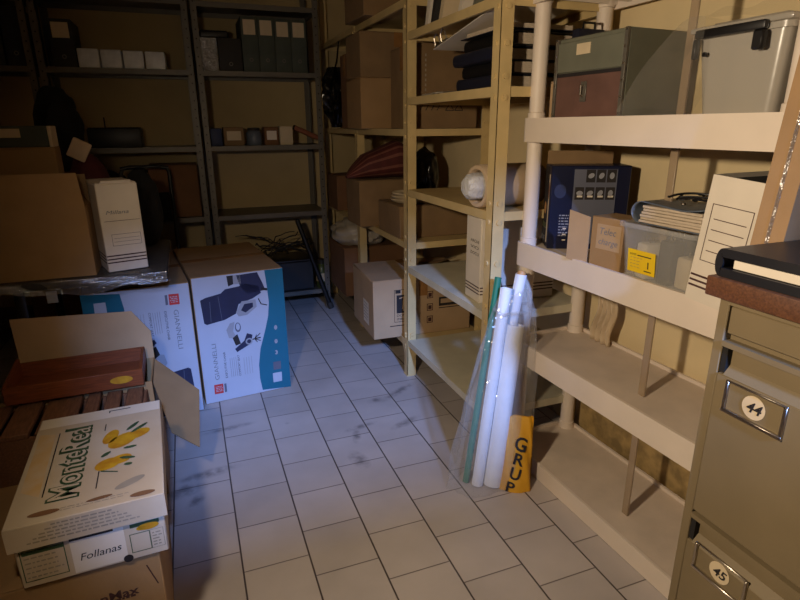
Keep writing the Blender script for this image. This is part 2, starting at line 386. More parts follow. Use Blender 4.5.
def tray_shelf(mb, x0, x1, y0, y1, z, m, lip=0.032, th=0.0016):
    mb.box(x0, x1, y0, y1, z - th, z, m)
    mb.box(x0, x0 + .002, y0, y1, z - lip, z - th, m).box(x1 - .002, x1, y0, y1, z - lip, z - th, m)
    mb.box(x0 + .002, x1 - .002, y0, y0 + .002, z - lip, z - th, m).box(x0 + .002, x1 - .002, y1 - .002, y1, z - lip, z - th, m)
    mb.box(x0 + .002, x0 + .014, y0, y1, z - lip, z - lip + .002, m).box(x1 - .014, x1 - .002, y0, y1, z - lip, z - lip + .002, m)

FX, RX = 0.985, 1.425
PY = [1.69, 2.505, 3.33, 4.15]
BAY = [[0.205, 0.605, 0.985, 1.40, 1.672], [0.19, 0.72, 1.262, 1.815], [0.19, 0.72, 1.262, 1.82]]
t = T('metal_shelving_unit', 'long cream bolted metal shelving unit in three bays along the right wall', 'shelving', (FX, PY[0], 0))
OFF = Vector((FX, PY[0], 0))
for k, y in enumerate(PY):
    lv = sorted(set([z for bb in BAY[max(0, k - 1):k + 1] for z in bb]))
    bolts = [z + d for z in lv for d in (-.035, .03)] if k != 3 else lv
    if k == 0: bolts += [.80, 1.53, .42]
    for x, sx in ((FX, 1), (RX, -1)):
        b = MB(); angle_post(b, x - FX, y - PY[0], sx, 1, 2.2, 'beige', bolts=bolts)
        b.build('post', t)
        b = MB(); b.box(x - FX - .004 if sx > 0 else x - FX - .046, x - FX + .046 if sx > 0 else x - FX + .004, y - PY[0] - .003, y - PY[0] + .046, 0, .006, 'beige'); b.build('foot_plate', t)
for k, lv in enumerate(BAY):
    for z in lv:
        b = MB(); tray_shelf(b, .0035, RX - FX - .0035, PY[k] - PY[0] + .004, PY[k + 1] - PY[0] - (.0005 if k < 2 else -.03), z, 'beige_daylit' if k == 0 and z < .7 else 'beige')  # low shelves of the near bay take the daylight-whitened enamel
        b.build('shelf', t)
for k in (1,):   # triangular gussets at the foot
    y = PY[k] - PY[0]
    b = MB(); b.prism([(-.002, y - .002, .205), (-.002, y + .085, .205), (-.002, y + .004, .06)], .002, 'beige'); b.build('gusset', t)
    b = MB(); b.prism([(.004, y - .003, .17), (.1, y - .003, .17), (.004, y - .003, .07)], .002, 'beige'); b.build('gusset', t)

# ------------------------------------------------------------------ grey metal racks on the back wall
def grey_rack(label, x0, x1, levels, h=2.35):
    y0, y1 = 3.80, 4.17
    t = T('metal_rack', label, 'rack', (x0, y0, 0), 0, 'grey metal racks on the back wall')
    w = x1 - x0; d = y1 - y0
    for (x, sx) in ((0, 1), (w, -1)):
        for (y, sy) in ((0, 1), (d, -1)):
            b = MB(); angle_post(b, x, y, sx, sy, h, 'grey_metal', wid=.036)
            for q in range(int(h / .05)): b.cyl((x + sx * .018, y - sy * .0006, q * .05 + .03), (x + sx * .018, y + sy * .001, q * .05 + .03), .0045, 'gap', n=8)
            b.build('post', t)
    for z in levels:
        b = MB(); tray_shelf(b, .004, w - .004, .003, d - .003, z, 'grey_metal', lip=.03); b.build('shelf', t)
    return t
grey_rack('grey metal rack at the far left, mostly behind the dark clutter', -1.525, -.715, [.15, .72, 1.16, 1.605, 1.99])
grey_rack('grey metal rack holding the row of silver-wrapped packs', -.70, .115, [.15, .72, 1.16, 1.605, 1.99])
grey_rack('grey metal rack holding green binders, with an empty lower shelf', .13, .890, [.15, .716, 1.16, 1.605, 1.985])

# ------------------------------------------------------------------ white plastic shelving
def rrect(x0, x1, y0, y1, r, n=6):
    P = []
    for cx, cy, a in ((x1 - r, y1 - r, 0), (x0 + r, y1 - r, 90), (x0 + r, y0 + r, 180), (x1 - r, y0 + r, 270)):
        for k in range(n + 1):
            q = math.radians(a + 90 * k / n); P.append((cx + r * math.cos(q), cy + r * math.sin(q)))
    return P
PRX, PRY, PRA = 1.280, 1.257, math.radians(2.25)
t = T('plastic_shelving_unit', 'off-white plastic shelving unit with round posts beside the filing cabinet', 'shelving', (PRX, PRY, 0), PRA)
plastic_root = t
PZ = [0.068, 0.50, 0.873, 1.300, 1.722]
PH = [0.066, 0.080, 0.085, 0.078, 0.075]
HX, HY = .162, .470
for z, hh in zip(PZ, PH):
    b = MB(); out = rrect(-HX, HX, -HY, HY, .030); inn = rrect(-HX + .010, HX - .010, -HY + .010, HY - .010, .022); n = len(out)
    vs = [(x, y, z - hh) for x, y in out] + [(x, y, z) for x, y in out] + [(x, y, z) for x, y in inn] + [(x, y, z - .012) for x, y in inn] + [(x, y, z - hh) for x, y in inn] + [(x, y, z - .016) for x, y in inn]
    fs = []
    for a0, a1 in ((0, 1), (1, 2), (2, 3), (4, 0), (5, 4)):
        for k in range(n): fs.append((a0 * n + k, a0 * n + (k + 1) % n, a1 * n + (k + 1) % n, a1 * n + k))
    b.add(vs, fs, 'plastic')
    b.add([vs[3 * n + k] for k in range(n)], [tuple(range(n))], 'deck'); b.add([vs[5 * n + k] for k in range(n)], [tuple(range(n))], 'plastic')
    for q in range(14):      # ribs under the deck
        y = -HY + .06 + q * (2 * HY - .12) / 13; b.box(-HX + .012, HX - .012, y - .004, y + .004, z - hh + .012, z - .0155, 'plastic')
    b.build('shelf', t)
for i in range(4):
    z0, z1 = PZ[i] - .012, PZ[i + 1] - .016
    for x in (-HX + .036, HX - .036):
        for y in (-HY + .036, HY - .036):
            b = MB(); b.lathe([(.030, z0), (.030, z0 + .028), (.0262, z0 + .03), (.0262, z1 - .055), (.030, z1 - .053), (.030, z1)], 'plastic', 20, Matrix.Translation((x, y, 0))); b.build('post', t)
    # milky vertical strip mid-shelf
    bx, by = Matrix.Rotation(-PRA, 2) @ Vector((1.222 - PRX, 1.160 - PRY))
    b = MB(); b.box(bx - .0035, bx + .0035, by - .012, by + .012, z0 + .0005, z1 - .0005, 'brace', .001); b.build('brace', t, 'milky vertical strip')
def plz(i): return PZ[i] - .012

# ------------------------------------------------------------------ filing cabinet
CX0, CX1, CY0, CY1, CZ = 0.872, 1.45, 0.215, 0.682, 0.985
t = T('filing_cabinet', 'olive-grey metal filing cabinet with numbered drawers and a wooden top', 'cabinet', (CX0, CY0, 0))
W = CY1 - CY0; D = CX1 - CX0
b = MB()
b.box(0.018, D, 0, W, 0, CZ, 'cab', .002)
b.box(0, .018, 0, .020, 0, CZ, 'cab', .002).box(0, .018, W - .020, W, 0, CZ, 'cab', .002).box(0, .018, .020, W - .020, CZ - .012, CZ, 'cab').box(0, .018, .020, W - .020, 0, .165, 'cab')
b.build('carcass', t)
MB().box(.003, .02, .022, W - .022, .920, CZ - .014, 'cab', .002).build('top_panel', t)
MB().box(-.020, D, -.012, W + .018, CZ, CZ + .036, 'wood', .003, 2).build('wooden_top', t, 'worn brown wooden top')
for k, (z0, z1, num) in enumerate(((.546, .907, '44'), (.178, .538, '45'))):
    b = MB(); y0, y1 = .022, W - .022
    b.box(-.003, .017, y0, y1, z0, z1 - .062, 'cab', .002)
    # folded finger grip along the upper edge, open at the ends
    b.add([(-.003, y0, z1 - .062), (.012, y0, z1 - .045), (.012, y0, z1 - .012), (-.004, y0, z1 - .01), (-.004, y0, z1), (.017, y0, z1), (.017, y0, z1 - .062),
           (-.003, y1 - .012, z1 - .062), (.012, y1 - .012, z1 - .045), (.012, y1 - .012, z1 - .012), (-.004, y1 - .0, z1 - .01), (-.004, y1 - .0, z1), (.017, y1, z1), (.017, y1 - .012, z1 - .062)],
          [(i, (i + 1) % 7, 7 + (i + 1) % 7, 7 + i) for i in range(7)] + [tuple(range(7)), tuple(range(13, 6, -1))], 'cab')
    d = b.build('drawer', t)
    b = MB(); b.box(.0005, .0165, y1 - .011, y1 - .0005, z1 - .06, z1 - .012, 'gap'); b.build('grip_end_shade', d, 'dark block standing for shade in the open end of the grip')  # solid dark block paints the shade inside the open grip end
    # label holder
    lz = z0 + .237 if k == 0 else z0 + .252; la, lb = W - .158, W - .045
    f = MB(); x = -.0045
    f.box(-.008, -.003, la, la + .006, lz, lz + .056, 'chrome', .001).box(-.008, -.003, lb - .006, lb, lz, lz + .056, 'chrome', .001).box(-.009, -.003, la, lb, lz - .004, lz + .003, 'chrome', .001).box(-.007, -.003, la, lb, lz + .054, lz + .058, 'chrome', .001)
    h = f.build('label_holder', d, 'chrome label holder')
    p = MB(); dc = Decal(p, (-.0035, (la + lb) / 2, lz + .028), (0, -1, 0), (0, 0, 1))
    dc.ell(.0, 0, .0215, .0215, 'label', 0, n=28); dc.text(num, 0, -.0095, .019, 'ink', align='CENTER', bold=.02, shear=.25, layer=2)
    p.build('number_disc', d, 'round paper disc numbered ' + num)

# binder on the cabinet
def binder(label, loc, rz, L, Wd, H, m, group=None, th=.003, pm='paper', ring=False, pages=True, cat='binder', tilt=(0, 0), name='ring_binder'):
    """flat binder: spine at local -x, opening +x; length L along y, width Wd along x"""
    t = T(name, label, cat, loc, rz, group, tilt[0], tilt[1])
    b = MB()
    n = 8; prof = []
    for k in range(n + 1):
        q = PI / 2 + PI * k / n; prof.append((.012 + .012 * math.cos(q), H / 2 + H / 2 * math.sin(q)))
    outer = [(Wd, H)] + prof + [(Wd, 0)]
    inner = [(Wd, th)] + [(.012 + (.012 - th) * math.cos(PI / 2 + PI * (n - k) / n), H / 2 + (H / 2 - th) * math.sin(PI / 2 + PI * (n - k) / n)) for k in range(n + 1)] + [(Wd, H - th)]
    poly = outer + inner; N = len(poly)
    vs = [(x, -L / 2, z) for x, z in poly] + [(x, L / 2, z) for x, z in poly]
    fs = [(i, (i + 1) % N, N + (i + 1) % N, N + i) for i in range(N)]
    no = len(outer)
    for o in (0, N):
        for i in range(no - 1): fs.append((o + i, o + i + 1, o + N - 2 - i, o + N - 1 - i))
    b.add(vs, fs, m); b.build('cover', t)
    if pages: MB().box(.03, Wd - .012, -L / 2 + .008, L / 2 - .008, th + .001, H - th - .003, pm, .001).build('pages', t)
    return t
# spine end far, pages towards the room
binder('closed black ring binder lying on the wooden cabinet top', (1.025, .695, CZ + .037), -PI / 2, .33, .30, .050, 'black', th=.0155, pm='white')

# flat tall carton behind the cabinet
t = T('flat_cardboard_box', 'tall flat brown carton with shiny clear tape upright behind the cabinet', 'box', (1.010, .702, 0))
b = MB(); P_ = [(-.014, 0), (-.012, .86), (.022, 1.0), (.029, 1.056), (.066, 1.41), (.088, 1.62), (.40, 1.62), (.40, 0)]
b.prism([(x, .034, z) for x, z in P_], .064, 'card'); b.build('body', t)
for y0, y1 in ((.030, .037),):
    b = MB(); b.prism([(.0275, y0, 1.056), (.0275, y1, 1.056), (.0645, y1, 1.41), (.0645, y0, 1.41)], .001, 'wrap'); b.build('tape', t, 'shiny clear tape')

# ------------------------------------------------------------------ archive boxes
def archive_box(label, loc, rz, spine=.13, depth=.26, H=.335, tab=True, hand=None, frame='card', group='white archive boxes', tilt=(0, 0), open_top=False, hand_print=None):
    """spine faces local -y, x from 0..spine, body runs to +y"""
    t = T('archive_box', label, 'box', loc, rz, group, tilt[0], tilt[1])
    b = MB()
    if open_top:
        th = .003
        b.box(0, spine, 0, th, 0, H, 'white').box(0, spine, depth - th, depth, 0, H, 'white').box(0, th, th, depth - th, 0, H, 'white').box(spine - th, spine, th, depth - th, 0, H, 'white').box(th, spine - th, th, depth - th, 0, th, 'white').box(th, spine - th, th, depth - th, H - .014, H - .011, 'gap')  # dark sheet below the rim stands in for the shaded interior
    else: b.box(0, spine, 0, depth, 0, H, 'white', .003)
    b.build('body', t)
    if tab:
        b = MB(); b.box(.004, spine - .004, .002, depth - .002, H, H + .003, 'white'); b.box(.02, spine - .02, -.002, .012, H + .003, H + .012, 'white', .002); b.build('lid_flap', t)
    b = MB(); dc = Decal(b, (0, 0, 0), (1, 0, 0), (0, 0, 1)); sd = Decal(b, (0, depth, 0), (0, -1, 0), (0, 0, 1)); s2 = Decal(b, (spine, 0, 0), (0, 1, 0), (0, 0, 1))
    for k in range(3):
        z = .034 + .013 * k
        dc.rect(0.002, z, spine - .002, z + .005, 'inkbrown'); sd.rect(.002, z, depth - .002, z + .005, 'inkbrown'); s2.rect(.002, z, depth - .002, z + .005, 'inkbrown')
    if frame == 'small':
        dc.frame(.03, .100, spine - .012, .145, .0012, 'inkbrown'); dc.rect(.036, .115, spine - .018, .116, 'inkbrown'); dc.rect(.036, .128, spine - .018, .129, 'inkbrown')
        dc.rect(.012, .195, spine - .008, .1965, 'inkbrown')
    if frame == 'card':
        dc.frame(.016, .10, spine - .016, .235, .0018, 'inkbrown')
        for k in range(4): dc.rect(.026, .125 + .025 * k, spine - .026, .127 + .025 * k, 'inkbrown')
    if hand: dc.text(hand, .02, .222, .014, 'inkgrey', width=spine * .55, shear=.3)
    if hand_print:
        for k, (s_, hh) in enumerate(hand_print): dc.text(s_, spine * .32, .235 - .024 * k, .012, 'ink', width=spine * .55)
    b.build('printing', t)
    return t
archive_box('white archive box standing at the right end of the plastic shelf', (1.114, .968, plz(2) + .0118), -PI / 2 + PRA + .03, spine=.132, depth=.26, H=.298, open_top=True, tab=False, tilt=(0, .088))
archive_box('white archive box on the cream shelf, behind the roll bag', (1.030, 1.965, .606), -PI / 2 - .06, spine=.135, depth=.33, H=.335, hand_print=[('ARCHI', 1), ('VIO', 1), ('DOCU', 1)], frame=None)
archive_box('white archive box on the plastic-wrapped table, at its right end', (-.322, 2.335, .743), .29, spine=.146, depth=.24, H=.335, hand='Millana', frame='small')

# ------------------------------------------------------------------ things on the plastic shelves
RZ = PRA
def loc(lx, ly, z):
    v = Matrix.Rotation(PRA, 2) @ Vector((lx - .014, ly + .018)); return (PRX + v.x, PRY + v.y, z)
# navy appliance box on tier 3
t = T('appliance_box', 'navy blue appliance box printed with a grid of small pictures', 'box', (1.158, 1.605, plz(2)), -.445)
# local x = along the shelf towards the camera, y = towards the wall
b = MB(); bw, bd, bh = .262, .118, .285
b.box(0, bw, 0, bd, 0, bh, 'navyprint', .003); b.build('body', t)
b = MB(); dc = Decal(b, (0, 0, 0), (1, 0, 0), (0, 0, 1), bw, bh)
dc.rect(.075, .02, bw - .045, bh - .012, 'midgrey', 0)
for r in range(2):
    for c in range(4):
        if r == 0 and c == 0: continue
        a = .081 + c * .034; z = bh - .055 - r * .058
        dc.rect(a, z, a + .030, z + .042, 'ink', 1); dc.ell(a + .016, z + .022, .011, .008, 'lightgrey', 2, rot=.5 * c, n=12)
        if r == 1: dc.rect(a + .008, z + .008, a + .026, z + .014, 'white', 2)
dc.lines(.035, .12, .07, 8, .01, .004, 'lightgrey'); 
for k in range(3): dc.rect(.05, .03 + .02 * k, .062, .034 + .02 * k, 'white', 1)
dc.ell(.032, .20, .02, .024, 'bluebox', 1)
sd = Decal(b, (0, bd, 0), (0, -1, 0), (0, 0, 1), bd, bh)
sd.rect(.004, .004, bd - .035, bh - .006, 'ink'); sd.rect(.008, .065, bd - .04, .085, 'jar', 1); sd.ell(.045, .135, .020, .022, 'peg', 1); sd.text('CONTI', .008, .02, .018, 'lightgrey', width=.06)
sd.rect(bd - .030, .02, bd - .012, bh - .03, 'label', 1); sd.ell(bd - .021, .20, .007, .03, 'redwood', 2)
b.build('printing', t)
b = MB(); b.box(.0, bw * .86, .10, .104, bh, bh + .045, 'card_d', .001); b.build('flap', t, 'raised brown cardboard flap')

# small open cardboard box with handwriting in front of it
t = T('cardboard_box', 'small brown box with handwriting, in front of the navy appliance box', 'box', loc(-.128, .083, plz(2)), PRA - PI / 2 + .10)
b = MB(); b.box(0, .118, 0, .10, 0, .155, 'card', .002); b.build('body', t)
b = MB(); b.prism([(-.003, -.004, .0), (-.003, -.004, .150), (-.075, -.018, .165), (-.075, -.018, .01)], .003, 'card_l'); b.build('flap', t, 'pale open side flap')
b = MB(); dc = Decal(b, (0, 0, 0), (1, 0, 0), (0, 0, 1)); dc.rect(.022, .06, .11, .135, 'card_l'); dc.text('Telec', .03, .105, .02, 'inkgrey', width=.06, layer=2, shear=.2); dc.text('charge', .03, .075, .018, 'inkgrey', width=.07, layer=2, shear=.2); b.build('handwriting', t)

# clear tub with a yellow sticker
def open_tub(mb, w, d, h, m, taper=.012, th=.002, lip=.008):
    def ring(z, ins, r=.02): return [(x, y, z) for x, y in rrect(ins, w - ins, ins, d - ins, r)]
    R = [ring(0, taper + th), ring(0.001, taper), ring(h, 0), ring(h, -lip), ring(h - .012, -lip), ring(h - .012, -lip + .002), ring(h - .002, 0), ring(h - .002, th), ring(th, taper + th)]
    n = len(R[0]); vs = [p for r in R for p in r]; fs = []
    for a in range(1, len(R) - 1):
        for k in range(n): fs.append((a * n + k, a * n + (k + 1) % n, (a + 1) * n + (k + 1) % n, (a + 1) * n + k))
    fs.append(tuple(n + k for k in range(n))[::-1]); fs.append(tuple(8 * n + k for k in range(n)))
    mb.add(vs, fs, m)
t = T('storage_tub', 'clear plastic tub with a yellow sticker, full of small items', 'tub', loc(-.136, -.040, plz(2)), PRA - PI / 2)
tub_w, tub_d, tub_h = .245, .20, .158
b = MB(); open_tub(b, tub_w, tub_d, tub_h, 'tubfilm'); b.build('body', t)
b = MB(); dc = Decal(b, (.045, .0085, .018), (1, 0, 0), (0, -.09, 1)); dc.O = Vector((.040, .0080, .024))
dc.rect(-.004, 0, .092, .064, 'yellow'); dc.text('KONTI', .004, .048, .005, 'ink', bold=.02); dc.rect(.03, .048, .078, .051, 'ink', 1); dc.lines(.006, .042, .05, 4, .009, .0012, 'inkfaint'); dc.text('1', .062, .018, .018, 'ink', bold=.03); dc.rect(.055, .008, .08, .011, 'ink', 1)
b.build('sticker', t, 'yellow printed sticker')
rt = loc(-.136, -.040, plz(2))
random.seed(3)
for k, (lx, ly, sx, sy, sz, mm, lab) in enumerate((
    (.065, .060, .065, .05, .10, 'white', 'white plug block inside the clear tub, behind the sticker'),
    (.135, .055, .05, .045, .12, 'darkgrey', 'dark charger block inside the clear tub, right of the sticker'),
    (.195, .060, .05, .05, .085, 'label', 'cream connector block inside the clear tub, at its right end'),
    (.100, .130, .07, .06, .12, 'midgrey', 'grey adapter inside the clear tub, against the back'),
    (.190, .135, .06, .06, .11, 'darkgrey', 'dark adapter inside the clear tub, in the back right corner'))):
    v = Matrix.Rotation(PRA - PI / 2, 2) @ Vector((lx, ly))
    t = T('adapter', lab, 'adapter', (rt[0] + v.x, rt[1] + v.y, plz(2) + .0025), PRA + random.uniform(-.5, .5), 'small items in the tub')
    b = MB(); b.box(-sx / 2, sx / 2, -sy / 2, sy / 2, 0, sz, mm, .008, 2); b.build('body', t)
    b = MB(); b.cyl((-.008, 0, sz), (-.008, 0, sz + .012), .0025, 'chrome', n=8).cyl((.008, 0, sz), (.008, 0, sz + .012), .0025, 'chrome', n=8); b.build('pins', t)

# grey vinyl pouch of papers lying on the tub, black cables on it
v = loc(-.138, -.066, plz(2) + tub_h + .0015)
t = T('document_pouch', 'grey vinyl pouch stuffed with papers, lying on the clear tub', 'pouch', v, PRA - PI / 2)
b = MB()
def pouch(u, w_):
    y = .012 + .150 * u
    if w_ < .5:
        q = PI * w_ / .5; return (.030 - .034 * math.sin(q) - .004 * u, y, .0295 - .0285 * math.cos(q))
    a = (w_ - .5) / .5; return (.030 + .205 * a, y - .022 * a * (1 - u), .058 - .004 * math.sin(PI * a) + .004 * math.sin(7 * a + 4 * u) * a)
b.grid(pouch, 10, 24, 'pouch'); b.grid(lambda u, w_: (.030 + .20 * w_, .012 + .150 * u, .0012), 4, 4, 'pouch')
b.build('cover', t, solid=.0022)
for k in range(6):
    b = MB(); b.box(.034 + random.uniform(-.004, .012), .228 + random.uniform(-.004, .010), .002 + random.uniform(-.006, .006), .15, .0045 + k * .0078, .0115 + k * .0078, 'paper', .001); b.build('paper_bundle', t)
b = MB(); b.lathe([(.0, .004), (.006, .003), (.007, 0)], 'chrome', 14, Matrix.Translation((.13, .05, .0605))); b.build('snap', t, 'chrome snap button')
b = MB()
random.seed(5)
for q in range(4):
    pts = []
    for k in range(25):
        s_ = k / 24; pts.append((.09 + .16 * s_ + .02 * math.sin(6 * s_ + q), .08 + .05 * math.sin(4 * s_ + 1.7 * q), .067 + .010 * abs(math.sin(5 * s_ + q)) + .003 * q))
    b.tube(pts, .003, 'black', 6)
o = b.build('cable_bundle'); tag(o, 'thin black cables coiled on the grey vinyl pouch', 'cable', None, v, PRA - PI / 2)

# tier 4: grey-green chest with drawer, clear lidded bin
t = T('file_chest', 'grey-green card chest with label, metal corners and a red lower front', 'chest', loc(-.128, .315, plz(3)), PRA - PI / 2 + .05)
cw, cd, ch = .285, .24, .240
b = MB(); b.box(0, cw, .006, cd, 0, ch, 'greygreen', .003); b.build('body', t)
b = MB(); b.box(.012, cw - .012, -.002, .0055, ch - .098, ch - .012, 'greygreen', .002); d = b.build('drawer', t)
b = MB(); b.box(.095, .150, -.0045, -.002, ch - .052, ch - .022, 'label'); b.build('label_card', d, 'cream card label')
b = MB(); b.box(.014, cw - .014, .0, .0055, .008, ch - .110, 'maroon', .001); b.build('front_panel', t, 'dull red lower front')
b = MB(); b.box(0, cw, -.001, .0055, ch - .110, ch - .100, 'ink'); b.build('seam', t)
for sx in (0, cw - .012):
    b = MB(); b.box(sx, sx + .012, -.003, .006, 0, ch, 'grey_metal', .001)
    for k in range(6): b.lathe([(0, .003), (.003, .002), (.004, 0)], 'chrome', 10, Matrix.Translation((sx + .006, -.003, .02 + k * .043)) @ Matrix.Rotation(PI / 2, 4, 'X'))
    b.build('corner_strip', t)
b = MB(); b.tube([(.135, -.004, .10), (.135, -.014, .10), (.135, -.014, .075), (.135, -.004, .07)], .003, 'chrome', 8); b.box(.123, .147, -.004, -.001, .055, .112, 'grey_metal', .001); b.build('latch', t, 'metal latch')

t = T('storage_bin', 'clear lidded bin with black handle clips under loose clear film', 'bin', loc(-.135, -.205, plz(3)), PRA - PI / 2)
bw, bd, bh = .214, .250, .185
b = MB(); open_tub(b, bw, bd, bh, 'binclear', taper=.02); b.build('body', t)
b = MB(); b.box(-.012, bw + .012, -.012, bd + .012, bh + .0005, bh + .014, 'binclear', .006, 2); b.box(.02, bw - .02, .02, bd - .02, bh + .0145, bh + .022, 'binclear', .004); b.build('lid', t)
b = MB(); b.box(.015, .180, -.026, -.0125, bh - .012, bh + .006, 'black', .004, 2).box(.010, .022, -.024, -.0095, bh - .055, bh - .012, 'black', .003).box(.155, .180, -.026, -.0095, bh - .050, bh - .012, 'black', .004).cyl((.035, -.012, bh - .045), (.035, -.006, bh - .045), .005, 'black', n=10); b.build('handle_clip', t, 'black handle clip')
b = MB()
def drape(u, w_):
    x = -.190 + .235 * u; k = .10 + .90 * math.sin(min(1, u / .85) * PI / 2)
    if w_ < .45:
        a = w_ / .45; return (x, -.034 - .004 * math.sin(14 * u + 3 * a), .012 + (bh + .016) * a * k)
    a = (w_ - .45) / .55; return (x, -.034 + (bd + .03) * a, (bh + .028) * k + .006 * math.sin(9 * u + 5 * a) + .010 * a)
def drape_top(u, w_): return (.045 + (bw - .02) * u, -.036 + (bd + .03) * w_, bh + .030 + .012 * math.sin(6 * u + 3 * w_) ** 2 + .02 * w_ * u)
b.grid(drape_top, 20, 20, 'thinfilm'); b.grid(drape, 40, 20, 'thinfilm'); b.build('film_cover', t, 'loose clear film')

carton('slim pale box with a blue-framed label beside the left plastic post', 1.155, 1.215, 1.60, 1.645, plz(3), plz(3) + .125, 'card_l', PRA, tape=False, name='label_box',
       print_fn=lambda b, w, d, h: (lambda dc: (dc.rect(.006, .02, w - .004, h - .02, 'white'), dc.frame(.010, .03, w - .008, .075, .004, 'bluelabel', 1), dc.frame(.010, .078, w - .008, h - .024, .004, 'bluelabel', 1)))(Decal(b, (-w / 2, -d / 2, 0), (1, 0, 0), (0, 0, 1))))
t = T('document_case', 'dark document case standing between the chest and the left plastic posts', 'case', (1.228, 1.618, plz(3)))
MB().box(0, .105, 0, .034, 0, .285, 'navy', .005, 2).build('body', t)
b = MB(); b.tube([(.03, .017, .285), (.032, .017, .305), (.075, .017, .305), (.077, .017, .285)], .004, 'black', 8); b.build('handle', t)
# crumpled cream plastic hanging behind the rear post, tier 2
b = MB()
def crump(u, v_):
    return (1.395 + .010 * math.sin(22 * u + 3 * v_) - .02 * (1 - v_) * u, 1.50 + .10 * u * (.45 + .55 * v_) + .01 * math.sin(9 * v_), plz(1) + .002 + .285 * (1 - v_) + .0)
b.grid(crump, 24, 16, 'cream_cloth')
o = b.build('plastic_sheet', solid=.0015); tag(o, 'crumpled cream plastic sheet by the rear post, low on the white shelving', 'sheet')

# ------------------------------------------------------------------ cream metal bay nearest: binders, roll, papers
zB = 1.402
specs = [('lowest dark binder of the flat stack on the cream shelf', 'navy', 0), ('second dark binder up in the flat stack on the cream shelf', 'black', .02), ('maroon-edged dark binder halfway up the flat stack on the cream shelf', 'navy', -.015),
         ('fourth dark binder up in the flat stack, just under the open one', 'black', .025)]
z = zB
for lab, mm, dx in specs:
    binder(lab, (1.03 + dx, 1.93 - dx, z), dx * 2, .32, .29, .044, mm, 'flat stack of binders'); z += .0445
t = T('open_binder', 'open ring binder with white lining tilted on top of the binder stack', 'binder', (1.17, 2.17, z + .004), 0, 'flat stack of binders')
b = MB(); b.box(-.13, .15, -.42, -.09, .001, .004, 'navy').box(-.12, .14, -.41, -.12, .0045, .02, 'paper'); b.build('cover', t)
b = MB(); b.prism([(-.15, -.40, .075), (.13, -.40, .075), (.13, .12, -.005), (-.15, .12, -.005)], .003, 'white'); b.build('lining', t, 'white lining board')
b = MB()
for y in (.02, .08):
    z0 = .0015 + (.12 - y) * .1538
    b.tube([(-.147, y - .02, z0 + .004), (-.155, y - .016, z0 + .03), (-.155, y + .004, z0 + .042), (-.155, y + .024, z0 + .028), (-.147, y + .026, z0 - .004)], .0022, 'chrome', 8)
b.prism([(-.149, .0, .0215), (-.139, .0, .0215), (-.139, .105, .0055), (-.149, .105, .0055)], .005, 'chrome'); b.build('ring_mechanism', t, 'chrome ring mechanism')

b = MB(); b.grid(lambda u, v_: (1.01 + .20 * u + .02 * v_, 2.24 + .20 * v_, zB + .004 + .012 * math.sin(3.1 * u) * math.sin(3.1 * v_) + .003 * math.sin(17 * u + 9 * v_)), 14, 14, 'whitebag')
o = b.build('paper_bag', solid=.004); tag(o, 'flat crumpled white bag on the cream shelf, left of the binders', 'bag')

# bubble wrap roll
t = T('packing_roll', 'roll of foam sheet with a bubble wrap core lying on the cream shelf', 'roll', (.985, 1.815, .987), .06)
X0 = Matrix.Translation((0, 0, .078)) @ Matrix.Rotation(PI / 2, 4, 'Y')
MB().lathe([(.056, .012), (.062, .0), (.074, .0), (.078, .006), (.078, .262), (.074, .268), (.058, .268), (.056, .262), (.056, .012)], 'foam', 36, X0).build('foam_layer', t)
b = MB()
vs = []
def core(u, v_):
    q = 2 * PI * u; r = [.001, .03, .043, .047, .048, .048][min(5, int(v_ * 5 + .001))]; x = [-.05, -.047, -.034, -.01, .03, .2][min(5, int(v_ * 5 + .001))]
    r *= 1 + .05 * math.sin(7 * q)
    p = X0 @ Vector((r * math.cos(q), r * math.sin(q), x)); return p
b.grid(core, 40, 5, 'bubble'); b.build('bubble_core', t, 'bubble wrap core')

# folders leaning on the top level of the near cream bay
zA = 1.674
for k, (y, mm, tl, lab) in enumerate(((2.36, 'white', .30, 'white folder leaning at the far end of the top cream shelf'), (2.30, 'darkgrey', .34, 'dark folder leaning second on the top cream shelf'), (2.22, 'label', .36, 'cream folder leaning third on the top cream shelf'),
                                     (2.05, 'white', .5, 'thick white folder slumped in the middle of the top cream shelf'), (1.93, 'greygreen', .42, 'grey-green folder leaning nearest the post on the top cream shelf'))):
    t = T('file_folder', lab, 'folder', (1.02, y, zA), 0, 'folders on the top cream shelf', tl)
    b = MB(); b.box(0, .30, -.004, -.001, .002, .24, mm).box(0, .30, .021, .024, .002, .24, mm).box(0, .003, -.001, .021, .002, .24, mm); b.build('cover', t)
    MB().box(.006, .29, .001, .019, .006, .232, 'paper').build('pages', t)

# ------------------------------------------------------------------ cream bays further back
def mark_aaa(b, w, d, h):
    dc = Decal(b, (-w / 2, -d / 2, 0), (1, 0, 0), (0, 0, 1)); z = .085
    for k in range(4): dc.line([(.03 + .03 * k, z), (.05 + .03 * k, z + .035)], .004, 'ink')
    for k in range(2): dc.line([(.165 + .05 * k, z), (.19 + .05 * k, z + .032), (.21 + .05 * k, z), (.165 + .05 * k, z)], .004, 'ink')
    for k in range(9): dc.rect(.055, .15 + .022 * k, .062, .162 + .022 * k, 'inkfaint')
z2 = 1.2625
carton('tall brown box with black arrow marks, high in the middle cream bay', 1.06, 1.40, 2.60, 2.93, z2, z2 + .385, 'card_d', print_fn=mark_aaa)
carton('lower taped brown box of the pair beyond the cream post', .925, 1.37, 3.03, 3.31, z2, z2 + .262, 'card', along='y')
carton('upper brown box of the pair beyond the cream post', .928, 1.36, 3.035, 3.305, z2 + .2635, z2 + .49, 'card_d', along='y')
carton('brown box on the topmost far cream shelf', .93, 1.36, 2.98, 3.30, 1.8155, 2.14, 'card_d', .03)
z3 = .7205
